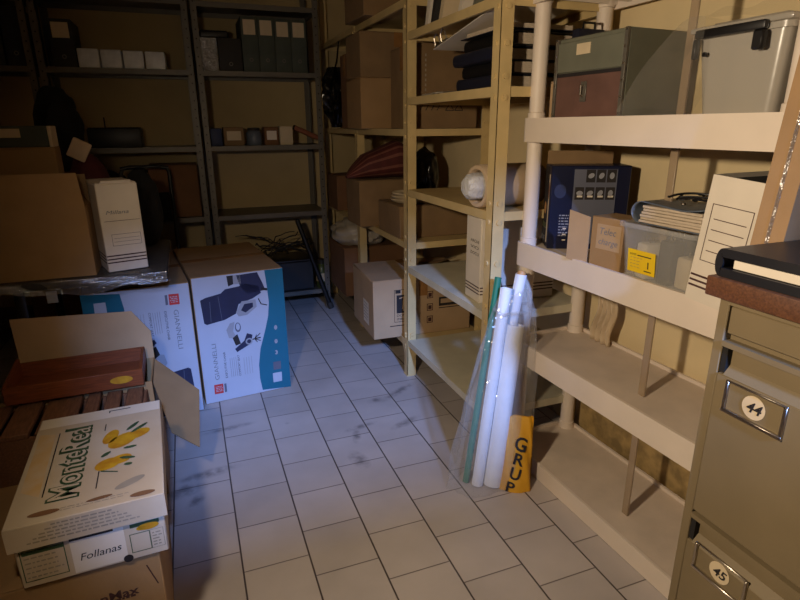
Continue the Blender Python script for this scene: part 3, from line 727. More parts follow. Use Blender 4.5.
carton('large brown box under the red striped bundle', .905, 1.40, 3.04, 3.31, z3, z3 + .262, 'card_d', along='y', tape=False)
carton('brown box under the stack of dishes', .99, 1.40, 2.62, 2.96, z3, z3 + .165, 'card_d', along='x', tape=False)
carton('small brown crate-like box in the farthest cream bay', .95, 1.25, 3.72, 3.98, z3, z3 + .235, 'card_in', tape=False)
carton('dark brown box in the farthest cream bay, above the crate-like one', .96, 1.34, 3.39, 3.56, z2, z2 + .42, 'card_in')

# dishes
for k, (z, r) in enumerate(((0, .125), (.016, .122), (.032, .118))):
    t = T('dish', ('bottom', 'middle', 'top')[k] + ' cream-rimmed dish of the small stack on a brown box', 'dish', (1.12, 2.76, z3 + .1655 + z), 0, 'stacked cream-rimmed dishes')
    b = MB(); sq = Matrix.Diagonal((1.0, .82, 1, 1))
    b.lathe([(0, 0), (r * .7, 0), (r * .9, .010), (r, .022), (r * .985, .025), (r * .86, .0135), (r * .68, .004), (0, .004)], 'label', 32, sq); b.build('body', t)
    if k == 2:
        b = MB(); b.lathe([(0, .0052), (r * .66, .0052), (r * .80, .0125)], 'navy', 32, sq); b.build('glaze', t, 'dark blue inside')

# red striped bundle + black bag
t = T('striped_bundle', 'dark red striped fabric bundle lying on the large brown box', 'bundle', (.90, 3.06, z3 + .263), 0)
b = MB()
nb = 40
def bund(k):
    def fn(u, v_):
        q = 2 * PI * (k + v_) / nb; c, s_ = math.cos(q), math.sin(q)
        e = min(1, (.03 + u * 4)) ** .5 * (1 if u < .6 else (1 - ((u - .6) / .4) ** 3 * .85))
        x = -.03 + .43 * u; hz = (.045 + .062 * min(1, u * 1.4)) * e; hy = (.10 + .03 * u) * e
        return (x, .125 + hy * math.copysign(abs(c) ** .8, c), max(.001, .012 + hz + hz * math.copysign(abs(s_) ** .8, s_) - .010))
    return fn
for k in range(nb): b.grid(bund(k), 16, 1, 'stripe_l' if k % 3 == 0 else 'stripe')
b.build('fabric', t)
def blob(name, label, cat, c, r, m, seed, amp=.18, zmin=None, group=None, flat=1.0, sub=4):
    b = bmesh.new(); bmesh.ops.create_icosphere(b, subdivisions=sub, radius=1)
    rnd = random.Random(seed); ph = [(Vector((rnd.uniform(-4, 4), rnd.uniform(-4, 4), rnd.uniform(-4, 4))), rnd.uniform(0, 6)) for _ in range(7)]
    for v in b.verts:
        d = sum(abs(math.sin(v.co.dot(p) * 1.3 + a)) for p, a in ph) / 7 - .6
        v.co *= 1 + amp * d * 2
        v.co = Vector((v.co.x * r[0], v.co.y * r[1], v.co.z * r[2]))
        if zmin is not None: v.co.z = max(v.co.z, zmin)
    mb = MB(); mb.bm(b, m); o = mb.build(name); return tag(o, label, cat, group, c)
blob('bin_bag', 'black bag slumped beside the red striped bundle', 'bag', (1.225, 2.86, z3 + .1655 + .135), (.075, .10, .135), 'blackshiny', 4, zmin=-.133)
blob('plastic_bag', 'crumpled whitish plastic bag in the far cream bay at knee height', 'bag', (1.06, 3.60, .585), (.17, .20, .10), 'whitebag', 8, .25, zmin=-.065)
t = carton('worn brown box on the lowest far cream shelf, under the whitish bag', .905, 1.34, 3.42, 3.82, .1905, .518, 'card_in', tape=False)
t = T('bin_bag', 'shiny black plastic bag hanging on the far cream post', 'bag', (.955, 3.745, 1.27))
b = MB()
def hang(u, v_):
    q = 2 * PI * u; r = (.025 + .055 * math.sin(PI * min(1, v_ * .95 + .08))) * (1 + .22 * math.sin(5 * q + 7 * v_) + .12 * math.sin(11 * q - 9 * v_))
    return (.0 + r * math.cos(q), -.07 + r * 1.2 * math.sin(q), .36 * (1 - v_))
b.grid(hang, 40, 24, 'blackshiny'); b.build('film', t)
b = MB(); b.tube([(.0, -.07, .35), (.02, -.05, .40), (.045, -.03, .53)], .006, 'blackshiny', 8); b.build('tie', t)

# big moving box on the bottom shelf of the middle bay
def bigprint(b, w, d, h):
    dc = Decal(b, (-w / 2, -d / 2, 0), (1, 0, 0), (0, 0, 1))
    dc.frame(.115, .085, .215, .265, .0025, 'ink'); dc.rect(.128, .135, .205, .235, 'ink', 1); dc.rect(.122, .245, .15, .262, 'ink', 1)
    dc.line([(.143, .217), (.165, .222), (.195, .22)], .006, 'card_l', 2); dc.line([(.168, .22), (.163, .155)], .006, 'card_l', 2); dc.line([(.165, .215), (.19, .212), (.186, .19), (.166, .186), (.19, .18), (.188, .155), (.163, .15)], .006, 'card_l', 2)
    dc.text('DOMUS', .128, .115, .014, 'ink', width=.075); dc.text('IMBALLI', .128, .096, .012, 'ink', width=.075); dc.rect(.09, .063, .24, .068, 'ink')
    dc.rect(.37, .15, .50, .20, 'ink'); dc.rect(.38, .165, .49, .19, 'card_l', 1); dc.rect(.37, .137, .52, .142, 'ink')
t = carton('large printed moving box sticking out of the bottom cream shelf', .842, 1.40, 2.60, 3.02, .1905, .513, 'card_l', -.035, along='y', print_fn=bigprint)
b = MB(); sd = Decal(b, (-.279, .21, 0), (0, -1, 0), (0, 0, 1)); sd.rect(.22, .05, .33, .18, 'white'); sd.lines(.23, .165, .32, 6, .018, .004, 'inkgrey'); b.build('shipping_label', t, 'white shipping label')
for k in range(3):
    b = MB(); dc = Decal(b, (-.279, -.21, 0), (1, 0, 0), (0, 0, 1)); dc.frame(.30, .06 + .07 * k, .335, .10 + .07 * k, .004, 'inkbrown'); dc.rect(.308, .068 + .07 * k, .327, .09 + .07 * k, 'inkbrown', 1); b.build('handling_mark', t)
b = MB(); b.prism([(.09, .10, .3245), (.27, .10, .3245), (.27, -.02, .365), (.12, -.06, .352)], .003, 'card_d'); b.build('flap', t, 'loose lifted flap')

# ------------------------------------------------------------------ the bag of rolls leaning on the white shelving
def rod(name, label, p0, p1, r, m, knobs=False, cat='roll', group=None, hollow=True, taper=1.0):
    p0 = Vector(p0); p1 = Vector(p1); d = p1 - p0; L = d.length
    t = T(name, label, cat, p0, 0, group); t.rotation_mode = 'QUATERNION'; t.rotation_quaternion = d.to_track_quat('Z', 'Y')
    b = MB()
    b.lathe([(r * .8, .004), (r * .8, 0), (r, 0), (r * taper, L), (r * taper * .8, L), (r * taper * .8, L - .02), (.0, L - .02)], m, 28)
    b.tube([(r * math.cos(1.1), r * math.sin(1.1), .002), (r * taper * math.cos(1.1), r * taper * math.sin(1.1), L - .002)], .0012, m, 6)
    b.build('sheet', t)
    if knobs:
        for z, s_ in ((L - .015, 1), (.005, -1)):
            k = MB(); k.lathe([(0, s_ * .030), (.011, s_ * .027), (.016, s_ * .016), (.014, s_ * .004), (.010, -s_ * .004), (0, -s_ * .004)], 'peg', 20, Matrix.Translation((0, 0, z))); k.build('end_knob', t, 'turned wooden knob')
    return t
rod('wall_chart_roll', 'rolled wall chart on a rod with wooden end knobs, in the roll bag', (.925, 1.575, .034), (1.066, 1.612, .775), .020, 'whitepaper', True, group='rolls in the clear bag')
rod('paper_roll', 'thick plain white paper roll in front of the rolled chart', (.936, 1.522, .004), (1.034, 1.585, .60), .034, 'whitepaper', group='rolls in the clear bag')
rod('paper_roll', 'long bluish white paper roll between the green one and the thick one', (.882, 1.540, .004), (1.000, 1.600, .735), .021, 'whitepaper', group='rolls in the clear bag')
rod('paper_roll', 'thin green-edged roll at the left inside the clear bag', (.850, 1.570, .004), (.990, 1.640, .765), .012, 'greenpaper', group='rolls in the clear bag')
t = T('yellow_sack', 'yellow printed plastic sack standing beside the paper rolls', 'sack', (.985, 1.458, 0), -.5)
b = MB()
def sk(u, v_):
    q = 2 * PI * u; wx = .056 - .014 * v_; wy = .030 * (1 - v_) ** .6 + .004
    z = .275 * v_
    cx = .008 + .012 * v_; cy = .03 + .035 * v_
    c, s_ = math.cos(q), math.sin(q)
    x = math.copysign(abs(c) ** .6, c) * wx * (1 + .04 * math.sin(6 * v_ + 3 * u)); y = math.copysign(abs(s_) ** .7, s_) * wy + .004 * math.sin(11 * v_ + 5 * q)
    return (cx + x, cy + y, z + .001)
b.grid(sk, 40, 16, 'sack'); b.add([Vector(sk(k / 40, 0)) for k in range(40)], [tuple(range(40))], 'sack'); b.build('film', t)
b = MB()
for ch_, v0, dx, sz in (('G', .60, -.022, .050), ('R', .40, -.022, .044), ('U', .20, -.030, .044), ('P', .04, -.040, .036)):
    p = Vector(sk(.75, v0)); p2 = Vector(sk(.75, v0 + .2)); vv = (p2 - p); vv.x = .012; vv.normalize()
    dc = Decal(b, p + Vector((dx, -.006, 0)), (1, 0, -.30), vv); dc.text(ch_, 0, 0, sz, 'ink', width=sz * .85, bold=.02)
b.build('lettering', t, 'black lettering')
t = T('plastic_bag', 'tall clear plastic bag holding the paper rolls, leaning on white shelving', 'bag', (.95, 1.56, 0))
b = MB()
def bag(u, v_):
    q = 2 * PI * u; c, s_ = math.cos(q), math.sin(q)
    k = v_; neck = max(0, (k - .86) / .14)
    wx = .150 * (1 - k) + .055 * k + .03 * math.sin(PI * k); wx *= (1 - .2 * neck); wy = .085 * (1 - k) + .05 * k
    cx = -.025 * (1 - k) + .095 * k; cy = -.012 * (1 - k) + .040 * k
    wob = .012 * math.sin(5 * q + 6 * k) * (1 - .5 * k) + .006 * math.sin(13 * q - 11 * k)
    return (cx + c * (wx + wob), cy + s_ * (wy + wob * .6), .003 + .725 * k + .012 * math.sin(3 * q) * neck)
b.grid(bag, 56, 40, 'film'); b.build('film', t)
b = MB(); b.tube([(bag(u / 30, .90)[0], bag(u / 30, .90)[1], bag(u / 30, .90)[2] + .004 * math.sin(u)) for u in range(31)], .006, 'film', 8); b.build('gathered_neck', t)

# ------------------------------------------------------------------ wrapped table on the left with its load
TX0, TX1, TY0, TY1, TZ = -1.45, -.115, 2.29, 2.98, .742
t = T('wrapped_table', 'low dark table wrapped in clear stretch film, loaded with boxes', 'table', (TX0, TY0, 0))
tw, td = TX1 - TX0, TY1 - TY0
MB().box(0, tw, 0, td, TZ - .036, TZ - .003, 'darkgrey', .006, 2).build('table_top', t)
b = MB()
def wrapf(u, v_):
    y = -.006 + .004 * math.sin(31 * u) ; x = tw * u
    if v_ < .5: z = TZ - .001 - (.5 - v_) * 2 * (.05 + .012 * math.sin(17 * u + 1) + .006 * math.sin(41 * u)); return (x, y - .004 * math.sin(23 * u + 6 * v_), z)
    a = (v_ - .5) * 2; return (x, -.006 + (td + .006) * a, TZ - .0012 + .0008 * math.sin(40 * u) * math.sin(9 * a))
b.grid(wrapf, 110, 14, 'wrap'); b.grid(lambda u, v_: (tw + .004 + .003 * math.sin(20 * u), td * u, TZ - .001 - .055 * v_ - .008 * math.sin(13 * u)), 40, 6, 'wrap'); b.build('stretch_film', t, 'shiny stretch film')
for x, y in ((.12, .06), (.12, td - .06), (tw - .52, .06), (tw - .52, td - .06)):
    b = MB(); b.cyl((x, y, 0), (x, y, TZ - .036), .018, 'black', n=14); b.build('leg', t)
b = MB(); b.box(tw - .42, tw - .385, .0, .004, TZ - .085, TZ - .04, 'lightgrey', .001); b.build('paper_tag', t, 'small grey paper tag')

# open brown box with upright flap on the table
t = T('cardboard_box', 'large brown open box with an upright flap on the wrapped table', 'box', (-.98, 2.315, TZ + .001), .0)
b = MB(); w_, d_, h_ = .618, .15, .258; th = .004
b.box(0, w_, 0, th, 0, h_, 'card').box(0, w_, d_ - th, d_, 0, h_, 'card').box(0, th, th, d_ - th, 0, h_, 'card').box(w_ - th, w_, th, d_ - th, 0, h_, 'card').box(th, w_ - th, th, d_ - th, 0, th, 'card_in'); b.build('body', t)
b = MB(); b.prism([(0.02, .001, h_), (w_ + .0, .001, h_), (w_ - .012, .012, h_ + .122), (.02, .012, h_ + .122)], .004, 'card'); b.build('flap', t)
b = MB(); b.prism([(w_ - .004, .006, h_), (w_ - .004, d_ - .006, h_), (w_ - .05, d_ - .012, h_ + .06), (w_ - .05, .018, h_ + .06)], .004, 'card'); b.build('flap', t)
b = MB(); b.prism([(0, d_ - .002, h_), (w_, d_ - .002, h_), (w_, d_ - .03, h_ + .11), (0, d_ - .03, h_ + .11)], .004, 'card_d'); b.build('flap', t)
carton('brown closed box behind the open box on the table, under the binder box', -1.0, -.494, 2.70, 2.82, TZ + .001, 1.2035, 'card', along='y', gapw=.004)
t = T('binder_box', 'dark green box with a pale label atop the stacked brown boxes', 'box', (-.94, 2.705, 1.2045))
MB().box(0, .43, 0, .11, 0, .083, 'greenboard', .003).build('body', t)
b = MB(); dc = Decal(b, (0, 0, 0), (1, 0, 0), (0, 0, 1)); dc.rect(.24, .038, .335, .072, 'label'); b.build('label_card', t, 'pale label')
b = MB(); b.box(.4305, .444, .0, .11, .0, .082, 'label', .002); b.build('end_board', t, 'pale end board')
# dark clutter behind
o = MB().box(0, .075, 0, .02, 0, .085, 'foam', .006, 2, Matrix.Rotation(.5, 4, 'Y')).build('paper_packet'); tag(o, 'dull pale paper packet tilted beside the dark green box', 'packet', None, (-.475, 2.80, 1.168))
blob('cloth_bag', 'dark red cloth bag on the table behind the archive box', 'bag', (-.415, 2.90, .95), (.10, .11, .215), 'redcloth', 12, .12, zmin=-.206)
blob('bin_bag', 'black bag on the table, between the red bag and the rack', 'bag', (-.205, 2.87, .915), (.080, .10, .18), 'blackcloth', 15, .12, zmin=-.171)
blob('coat_heap', 'black heap of cloth piled in front of the left rack', 'cloth', (-.60, 3.50, 1.26), (.11, .16, .22), 'blackcloth', 21, .2, zmin=-.20)
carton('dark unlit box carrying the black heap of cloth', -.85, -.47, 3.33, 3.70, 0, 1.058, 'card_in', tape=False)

# ------------------------------------------------------------------ the two chair boxes on the floor
def chair_design(mb, O, u, v, w, h, flip):
    dc = Decal(mb, O, u, v, w, h); dc.flip = flip
    q = homog([(275, 108), (605, 75), (640, 512), (330, 580)], [(0, h), (w, h), (w, 0), (0, 0)])
    Q = lambda pts: [q(*p) for p in pts]
    dc.poly([(0.003, .003), (w - .003, .003), (w - .003, h - .003), (.003, h - .003)], 'whitebox', 0)
    dc.poly(Q([(541, 84), (605, 78), (640, 512), (538, 524), (528, 480), (524, 430), (529, 370), (546, 300), (556, 250), (558, 200), (550, 140)]), 'teal', 1)
    # the office chair lying on its back
    dc.poly(Q([(310, 190), (330, 180), (385, 165), (400, 150), (450, 140), (470, 130), (520, 140), (530, 165), (500, 185), (450, 205), (440, 240), (400, 262), (335, 280), (325, 275)]), 'chairnavy', 2)
    dc.poly(Q([(440, 100), (515, 90), (535, 130), (545, 155), (480, 168), (455, 140)]), 'chairnavy', 2)
    dc.poly(Q([(405, 102), (428, 100), (430, 132), (412, 140)]), 'ink', 2); dc.poly(Q([(428, 100), (455, 98), (458, 130), (430, 133)]), 'lightgrey', 2)
    dc.poly(Q([(440, 235), (460, 195), (510, 188), (515, 215), (480, 245), (450, 250)]), 'lightgrey', 3); dc.poly(Q([(458, 228), (470, 205), (500, 200), (502, 215), (475, 236)]), 'chairnavy', 4)
    dc.line(Q([(530, 150), (552, 153)]), .012, 'ink', 3); dc.line(Q([(520, 185), (530, 205), (552, 210)]), .005, 'ink', 3)
    dc.line(Q([(375, 175), (390, 262)]), .002, 'midgrey', 3); dc.line(Q([(345, 195), (350, 270)]), .002, 'midgrey', 3)
    # the small chair
    dc.poly(Q([(405, 300), (418, 275), (435, 270), (430, 305), (445, 330), (415, 330)]), 'lightgrey', 2); dc.ell(*q(447, 290), .014, .024, 'midgrey', 3); dc.ell(*q(447, 288), .009, .017, 'whitebox', 4)
    dc.poly(Q([(428, 330), (445, 315), (458, 350), (440, 358)]), 'ink', 3); dc.poly(Q([(437, 370), (470, 340), (480, 312), (500, 318), (495, 350), (445, 382)]), 'chairnavy', 2); dc.ell(*q(488, 342), .017, .017, 'lightgrey', 3); dc.ell(*q(488, 342), .010, .010, 'chairnavy', 4)
    dc.line(Q([(500, 335), (530, 328)]), .006, 'ink', 2)
    for p in ((515, 318), (518, 345), (528, 312), (530, 340)): dc.line(Q([(508, 333), p]), .004, 'ink', 2)
    # wording, reading up the box
    a, b_ = q(381, 485); dc.text('GIANNELLI', a, b_, .020, 'inkgrey', rot=PI / 2, width=.185)
    a, b_ = q(411, 478); dc.text('EXECUTIVE CHAIR', a, b_, .010, 'ink', rot=PI / 2, width=.135)
    a, b_ = q(460, 470); dc.text('COMFORT SEAT', a, b_, .010, 'ink', rot=PI / 2, width=.11)
    for k in range(4):
        a, b_ = q(425 + 7 * k, 476 - 2 * k); dc.rect(a, b_, a + .0015, b_ + .10, 'inkgrey', 1)
        a, b_ = q(474 + 9 * k, 466 - 2 * k); dc.rect(a, b_, a + .002, b_ + .09, 'lightgrey', 1)
    dc.poly(Q([(360, 505), (393, 499), (396, 534), (363, 540)]), 'red', 1); dc.lines(*q(366, 512), q(392, 506)[0], 4, .008, .003, 'whitebox', 2); dc.poly(Q([(397, 500), (405, 498), (408, 530), (400, 532)]), 'midgrey', 1)
    for p in ((583, 292), (585, 343), (586, 384)): dc.ell(*q(*p), .008, .012, 'lightgrey', 2)
    dc.ell(*q(583, 384), .004, .006, 'teal', 3); dc.poly(Q([(575, 420), (602, 416), (604, 445), (577, 450)]), 'midgrey', 2)
    dc.poly(Q([(574, 462), (606, 456), (608, 490), (577, 496)]), 'whitebox', 2)

def chair_box(label, x, y, w, d, h, rz, flip):
    t = T('chair_box', label, 'box', (x, y, 0), rz, 'office chair boxes')
    MB().box(0, w, 0, d, 0, h - .004, 'card', .003).build('body', t)
    for y0, y1 in ((.001, d / 2 - .003), (d / 2 + .003, d - .001)):
        MB().box(.001, w - .001, y0, y1, h - .004, h, 'card', .001).build('flap', t)
    b = MB(); b.box(0.001, w - .001, d / 2 - .03, d / 2 + .03, h, h + .0008, 'tape'); b.build('tape', t, 'brown tape')
    b = MB(); chair_design(b, (0, 0, 0), (1, 0, 0), (0, 0, 1), w, h, flip)
    Decal(b, (w, 0, 0), (0, 1, 0), (0, 0, 1)).rect(.003, .003, d - .003, h - .003, 'whitebox')
    b.build('printing', t)
    return t
chair_box('white and teal chair box with the chair at its top, nearest the aisle', -.036, 2.566, .420, .70, .632, .115, False)
chair_box('upside-down white chair box partly under the wrapped table', -.462, 2.475, .420, .70, .628, .105, True)

# ------------------------------------------------------------------ the pile at the lower left
# brown printed carton at the bottom
def ron(b, w, d, h):
    dc = Decal(b, (-w / 2, -d / 2, 0), (1, 0, 0), (0, 0, 1)); dc.text('BonMax', w - .176, h - .100, .022, 'inkbrown', width=.120, bold=.02); dc.lines(w - .16, h - .10, w - .06, 2, .012, .006, 'inkbrown'); dc.line([(w - .012, h - .09), (w - .03, h - .03)], .003, 'inkbrown')
carton('brown printed carton on the floor under the lemon box', -.575, -.168, 1.172, 1.60, 0, .341, 'card', .045, print_fn=ron, along='x', tape=False)
# lemon box
fb_rz = .045
t = T('fruit_box', 'white lidded fruit carton printed with lemons, on the brown carton', 'box', (-.432, 1.150, .342), fb_rz)
w_, d_ = .306, .482
b = MB(); b.box(.008, w_ - .008, .010, d_ - .010, 0, .150, 'yellowed', .003); b.build('tray', t)
b = MB(); th = .003
b.box(0, w_, 0, d_, .155, .160, 'yellowed', .002)
b.box(0, w_, 0, th, .102, .156, 'yellowed').box(0, w_, d_ - th, d_, .102, .156, 'yellowed').box(0, th, th, d_ - th, .102, .156, 'yellowed').box(w_ - th, w_, th, d_ - th, .102, .156, 'yellowed')
lid = b.build('lid', t)
b = MB(); top = Decal(b, (0, 0, .160), (1, 0, 0), (0, 1, 0), w_, d_)
q = homog([(45, 421), (166, 399), (164, 493), (2, 533)], [(0, d_), (w_, d_), (w_, 0), (0, 0)])
def fz(x, y): return q(20 + x * .2125, 395 + y * .2125)      # spot on the lid
top.poly([(.004, d_ - .06), (w_ - .004, d_ - .06), (w_ - .004, d_ - .004), (.004, d_ - .004)], 'white', 0)  # white far strip paints daylight falling across the lid
top.poly([fz(110, 195), fz(185, 190), fz(95, 490), fz(10, 470)], 'orange', 0)
top.line([fz(205, 185), fz(112, 490)], .0025, 'ink', 1); top.line([fz(425, 140), fz(418, 172)], .0025, 'ink', 1); top.line([fz(382, 365), fz(365, 445)], .0025, 'ink', 1)
a, b_ = fz(322, 480); a2, b2 = fz(380, 150)
for off, mm, bo, ly in ((0, 'inkgreen', .057, 1), (0, 'yellowed', .0, 3)):
    top.text('MonteReal', .128, .062, .058, mm, rot=PI / 2 - .005, width=.335, bold=bo, layer=ly)
top.ell(*fz(500, 215), .042, .028, 'lemon', 1, rot=.9); top.ell(*fz(565, 185), .036, .022, 'lemon', 2, rot=.5); top.ell(*fz(445, 200), .036, .017, 'lemon', 1, rot=1.3); top.ell(*fz(425, 330), .030, .024, 'lemon', 2, rot=.6); top.ell(*fz(485, 305), .026, .020, 'lemon', 1, rot=.4)
for p0, p1 in (((540, 180), (620, 130)), ((520, 170), (580, 125)), ((500, 255), (565, 240)), ((480, 300), (555, 295)), ((395, 300), (440, 270)), ((500, 330), (540, 325))):
    (x0, y0), (x1, y1) = fz(*p0), fz(*p1); mx, my = (x0 + x1) / 2, (y0 + y1) / 2; L = math.hypot(x1 - x0, y1 - y0); top.ell(mx, my, L / 2, .006, 'inkgreen', 3, rot=math.atan2(y1 - y0, x1 - x0), n=12)
(x0, y0) = fz(385, 370); top.line([fz(390, 365), fz(470, 365)], .004, 'inkgreen', 3)
top.lines(.10, .035, .24, 2, .008, .002, 'inkfaint')
top.ell(.235, .075, .035, .012, 'inkfaint', 1, rot=.5)
for c, rr in (((.070, .030), .030), ((.262, .018), .026)): top.ell(c[0], c[1], rr, .009, 'card_in', 2)
top.ell(.175, .038, .026, .006, 'card_in', 2, rot=.1); top.rect(.17, d_ - .022, .225, d_ - .018, 'ink', 2); top.rect(.17, d_ - .032, .173, d_ - .018, 'ink', 2)
b.build('lid_printing_and_light', lid)
b = MB(); fr = Decal(b, (0, 0, .102), (1, 0, 0), (0, 0, 1))
for k in range(5): fr.lines(.085 - .012 * k, .050 - .0085 * k, .20 + .015 * k, 1, .01, .0035, 'inkfaint', 0, .05)
b.build('lid_side_printing', lid)
b = MB(); fr = Decal(b, (.008, .010, 0), (1, 0, 0), (0, 0, 1)); W2 = w_ - .016
fr.frame(.008, .015, .09, .095, .002, 'inkgreen'); fr.rect(.012, .082, .088, .092, 'inkgreen', 1); fr.lines(.014, .075, .086, 5, .012, .0035, 'inkfaint')
fr.rect(.10, .006, .205, .094, 'white'); fr.text('Follanas', .112, .035, .018, 'ink', rot=.02, width=.082, layer=2, shear=.25)
fr.frame(W2 - .076, .018, W2 - .034, .068, .0018, 'inkgreen'); fr.frame(W2 - .034, .018, W2 - .006, .068, .0012, 'inkfaint'); fr.lines(W2 - .030, .060, W2 - .01, 5, .008, .003, 'inkfaint')
fr.rect(W2 - .072, .084, W2 - .012, .094, 'inkgreen', 1); fr.ell(W2 - .035, .080, .022, .009, 'lemon', 2); fr.ell(W2 - .05, .079, .010, .006, 'lemon', 2)
fr.rect(.10, .090, .185, .0985, 'ink', 2); fr.ell(W2 - .085, .008, .010, .010, 'ink', 2)
b.build('tray_printing', t)

# slatted crate behind it
t = T('slatted_crate', 'rough brown slatted crate wedged behind the lemon box', 'crate', (-.66, 1.685, 0))
cw, cd, ch = .455, .215, .440
MB().box(0, cw, 0, .012, 0, ch - .012, 'slat', .002).build('front_panel', t)
MB().box(0, cw, cd - .012, cd, 0, ch - .012, 'slat', .002).build('back_panel', t)
MB().box(0, .012, .012, cd - .012, 0, ch - .012, 'slat', .002).build('side_panel', t)
MB().box(cw - .012, cw, .012, cd - .012, 0, ch - .012, 'slat', .002).build('side_panel', t)
x = .004
for wd in (.062, .07, .098, .04, .045, .05):
    MB().box(x, x + wd, -.004, cd + .002, ch - .012, ch + random.choice((0, .005, .002)), 'slat', .003).build('slat', t); x += wd + .015

# open carton with flaps; wooden tray in it
t = T('open_carton', 'open brown carton with raised back flap and drooping side flap', 'box', (-.645, 1.905, 0))
cw, cd, ch = .455, .225, .452; th = .004
b = MB(); b.box(0, cw, 0, th, 0, ch, 'card').box(0, cw, cd - th, cd, 0, ch, 'card').box(0, th, th, cd - th, 0, ch, 'card').box(cw - th, cw, th, cd - th, 0, ch, 'card').box(th, cw - th, th, cd - th, 0, th, 'card_in'); b.build('body', t)
b = MB()
pts = [(.03, cd - .002, ch), (cw, cd - .002, ch)] + [(cw - .0 - .055 * math.sin(a), cd + .012 + .0 * a, ch + .10 + .085 * math.sin(PI / 2 * k / 5)) for k, a in ((k, PI / 2 * k / 5) for k in range(6))] + [(.02, cd + .02, ch + .20)]
b.prism(pts, .004, 'card_l'); b.build('back_flap', t)
b = MB(); b.prism([(cw + .001, cd - .02, ch), (cw + .145, cd - .16, ch - .09), (cw + .125, cd - .27, ch - .26), (cw + .04, cd - .24, ch - .20), (cw + .003, cd - .215, ch - .01)], .004, 'card_d'); b.build('side_flap', t, 'drooping right flap')
t = T('wooden_tray', 'reddish wooden tray with a yellow label resting on the open carton', 'tray', (-.605, 1.865, .4575), .02)
b = MB(); tw_, td_, thh = .395, .215, .058
b.box(0, tw_, 0, .010, 0, thh, 'redwood', .002); b.build('front_rail', t)
MB().box(0, tw_, td_ - .010, td_, 0, thh, 'redwood', .002).build('back_rail', t)
b = MB(); b.prism([(.005, .010, 0), (.005, td_ - .010, 0), (.005, td_ - .010, thh + .018), (.005, .010, thh)], .010, 'redwood'); b.build('side_rail', t)
MB().box(tw_ - .010, tw_, .010, td_ - .010, 0, thh, 'redwood', .002).build('side_rail', t)
MB().box(.010, tw_ - .010, .010, td_ - .010, .004, .010, 'redwood').build('base', t)
b = MB(); dc = Decal(b, (tw_ - .10, 0, .014), (1, 0, 0), (0, 0, 1)); dc.ell(.035, .016, .034, .013, 'lemon'); b.build('label_sticker', t, 'faded yellow label')

# ------------------------------------------------------------------ what stands on the back racks
zl = 1.6055
for k, nm in enumerate(('leftmost silver-wrapped pack, touching the dark box', 'second silver-wrapped pack from the left in its row', 'third silver-wrapped pack from the left, the shiniest', 'rightmost silver-wrapped pack in its row')):
    t = T('wrapped_pack', nm, 'pack', (-.50 + .117 * k, 3.825, zl), random.uniform(-.03, .03), 'silver-wrapped packs on the left rack')
    MB().box(0, .109, 0, .20, 0, .103 - .002 * k, 'silver', .006, 2).build('body', t)
    b = MB(); b.box(.002, .107, -.0025, .0, .006, .012, 'silver'); b.tube([(.01, -.001, .095), (.06, -.003, .088), (.1, -.001, .093)], .0015, 'silver', 6); b.build('film_fold', t)
def binder_box(label, x, y, z, w, d, h, m, lab=None, group=None, lean=0.0, name='binder_box', cat='box', labh=.09, labm='label', labz=None):
    t = T(name, label, cat, (x, y, z), 0, group, 0, lean)
    b = MB(); b.box(0, w, 0, d, 0, h, m, .004, 2); b.build('body', t)
    if lab:
        b = MB(); dc = Decal(b, (0, 0, 0), (1, 0, 0), (0, 0, 1)); z0 = h - labh - .018 if labz is None else labz
        dc.rect(w * .14, z0, w * .86, z0 + labh, labm); b.build('label_card', t, 'pale label')
    b = MB(); b.lathe([(.010, 0), (.012, .0015), (.008, .002), (.007, 0)], 'grey_metal', 14, Matrix.Translation((w / 2, -.0002, h * .22)) @ Matrix.Rotation(PI / 2, 4, 'X')); b.build('finger_ring', t)
    return t
binder_box('dark box file with a pale label left of the silver packs', -.625, 3.83, zl, .118, .27, .25, 'darkgrey', True, 'dark box files', labh=.08)
binder_box('dark blue box file on the far left rack, nearest the post', -.845, 3.83, zl, .10, .28, .30, 'navy', None, 'dark box files')
binder_box('grey-brown box file on the far left rack', -.96, 3.83, zl, .105, .28, .25, 'darkgrey', True, 'dark box files')
for k, (lab, x) in enumerate((('first tall green box file from the left, with its pale label', .412), ('second tall green box file from the left in its row', .513), ('third tall green box file from the left in its row', .614), ('rightmost tall green box file in its row', .715))):
    binder_box(lab, x, 3.82, zl, .100, .29, .315 - .004 * (k > 1), 'greenboard', True, 'green box files on the right rack', labh=.085)
t = binder_box('film-wrapped dark box at the left end of the green file row', .155, 3.82, zl, .108, .28, .185, 'darkgrey', None, 'film-wrapped dark boxes')
b = MB(); b.grid(lambda u, v_: (.108 * u, -.003 - .002 * math.sin(9 * u + 13 * v_), .185 * v_), 10, 12, 'wrap'); b.build('film', t, 'shiny clear film')
t = binder_box('dark box between the film-wrapped box and the green files', .268, 3.82, zl, .138, .28, .188, 'darkgrey', None, 'film-wrapped dark boxes')
o = MB().box(0, .17, 0, .16, 0, .045, 'black', .012, 3).build('black_case'); tag(o, 'small black case lying on the film-wrapped dark box', 'case', None, (.17, 3.86, zl + .189))
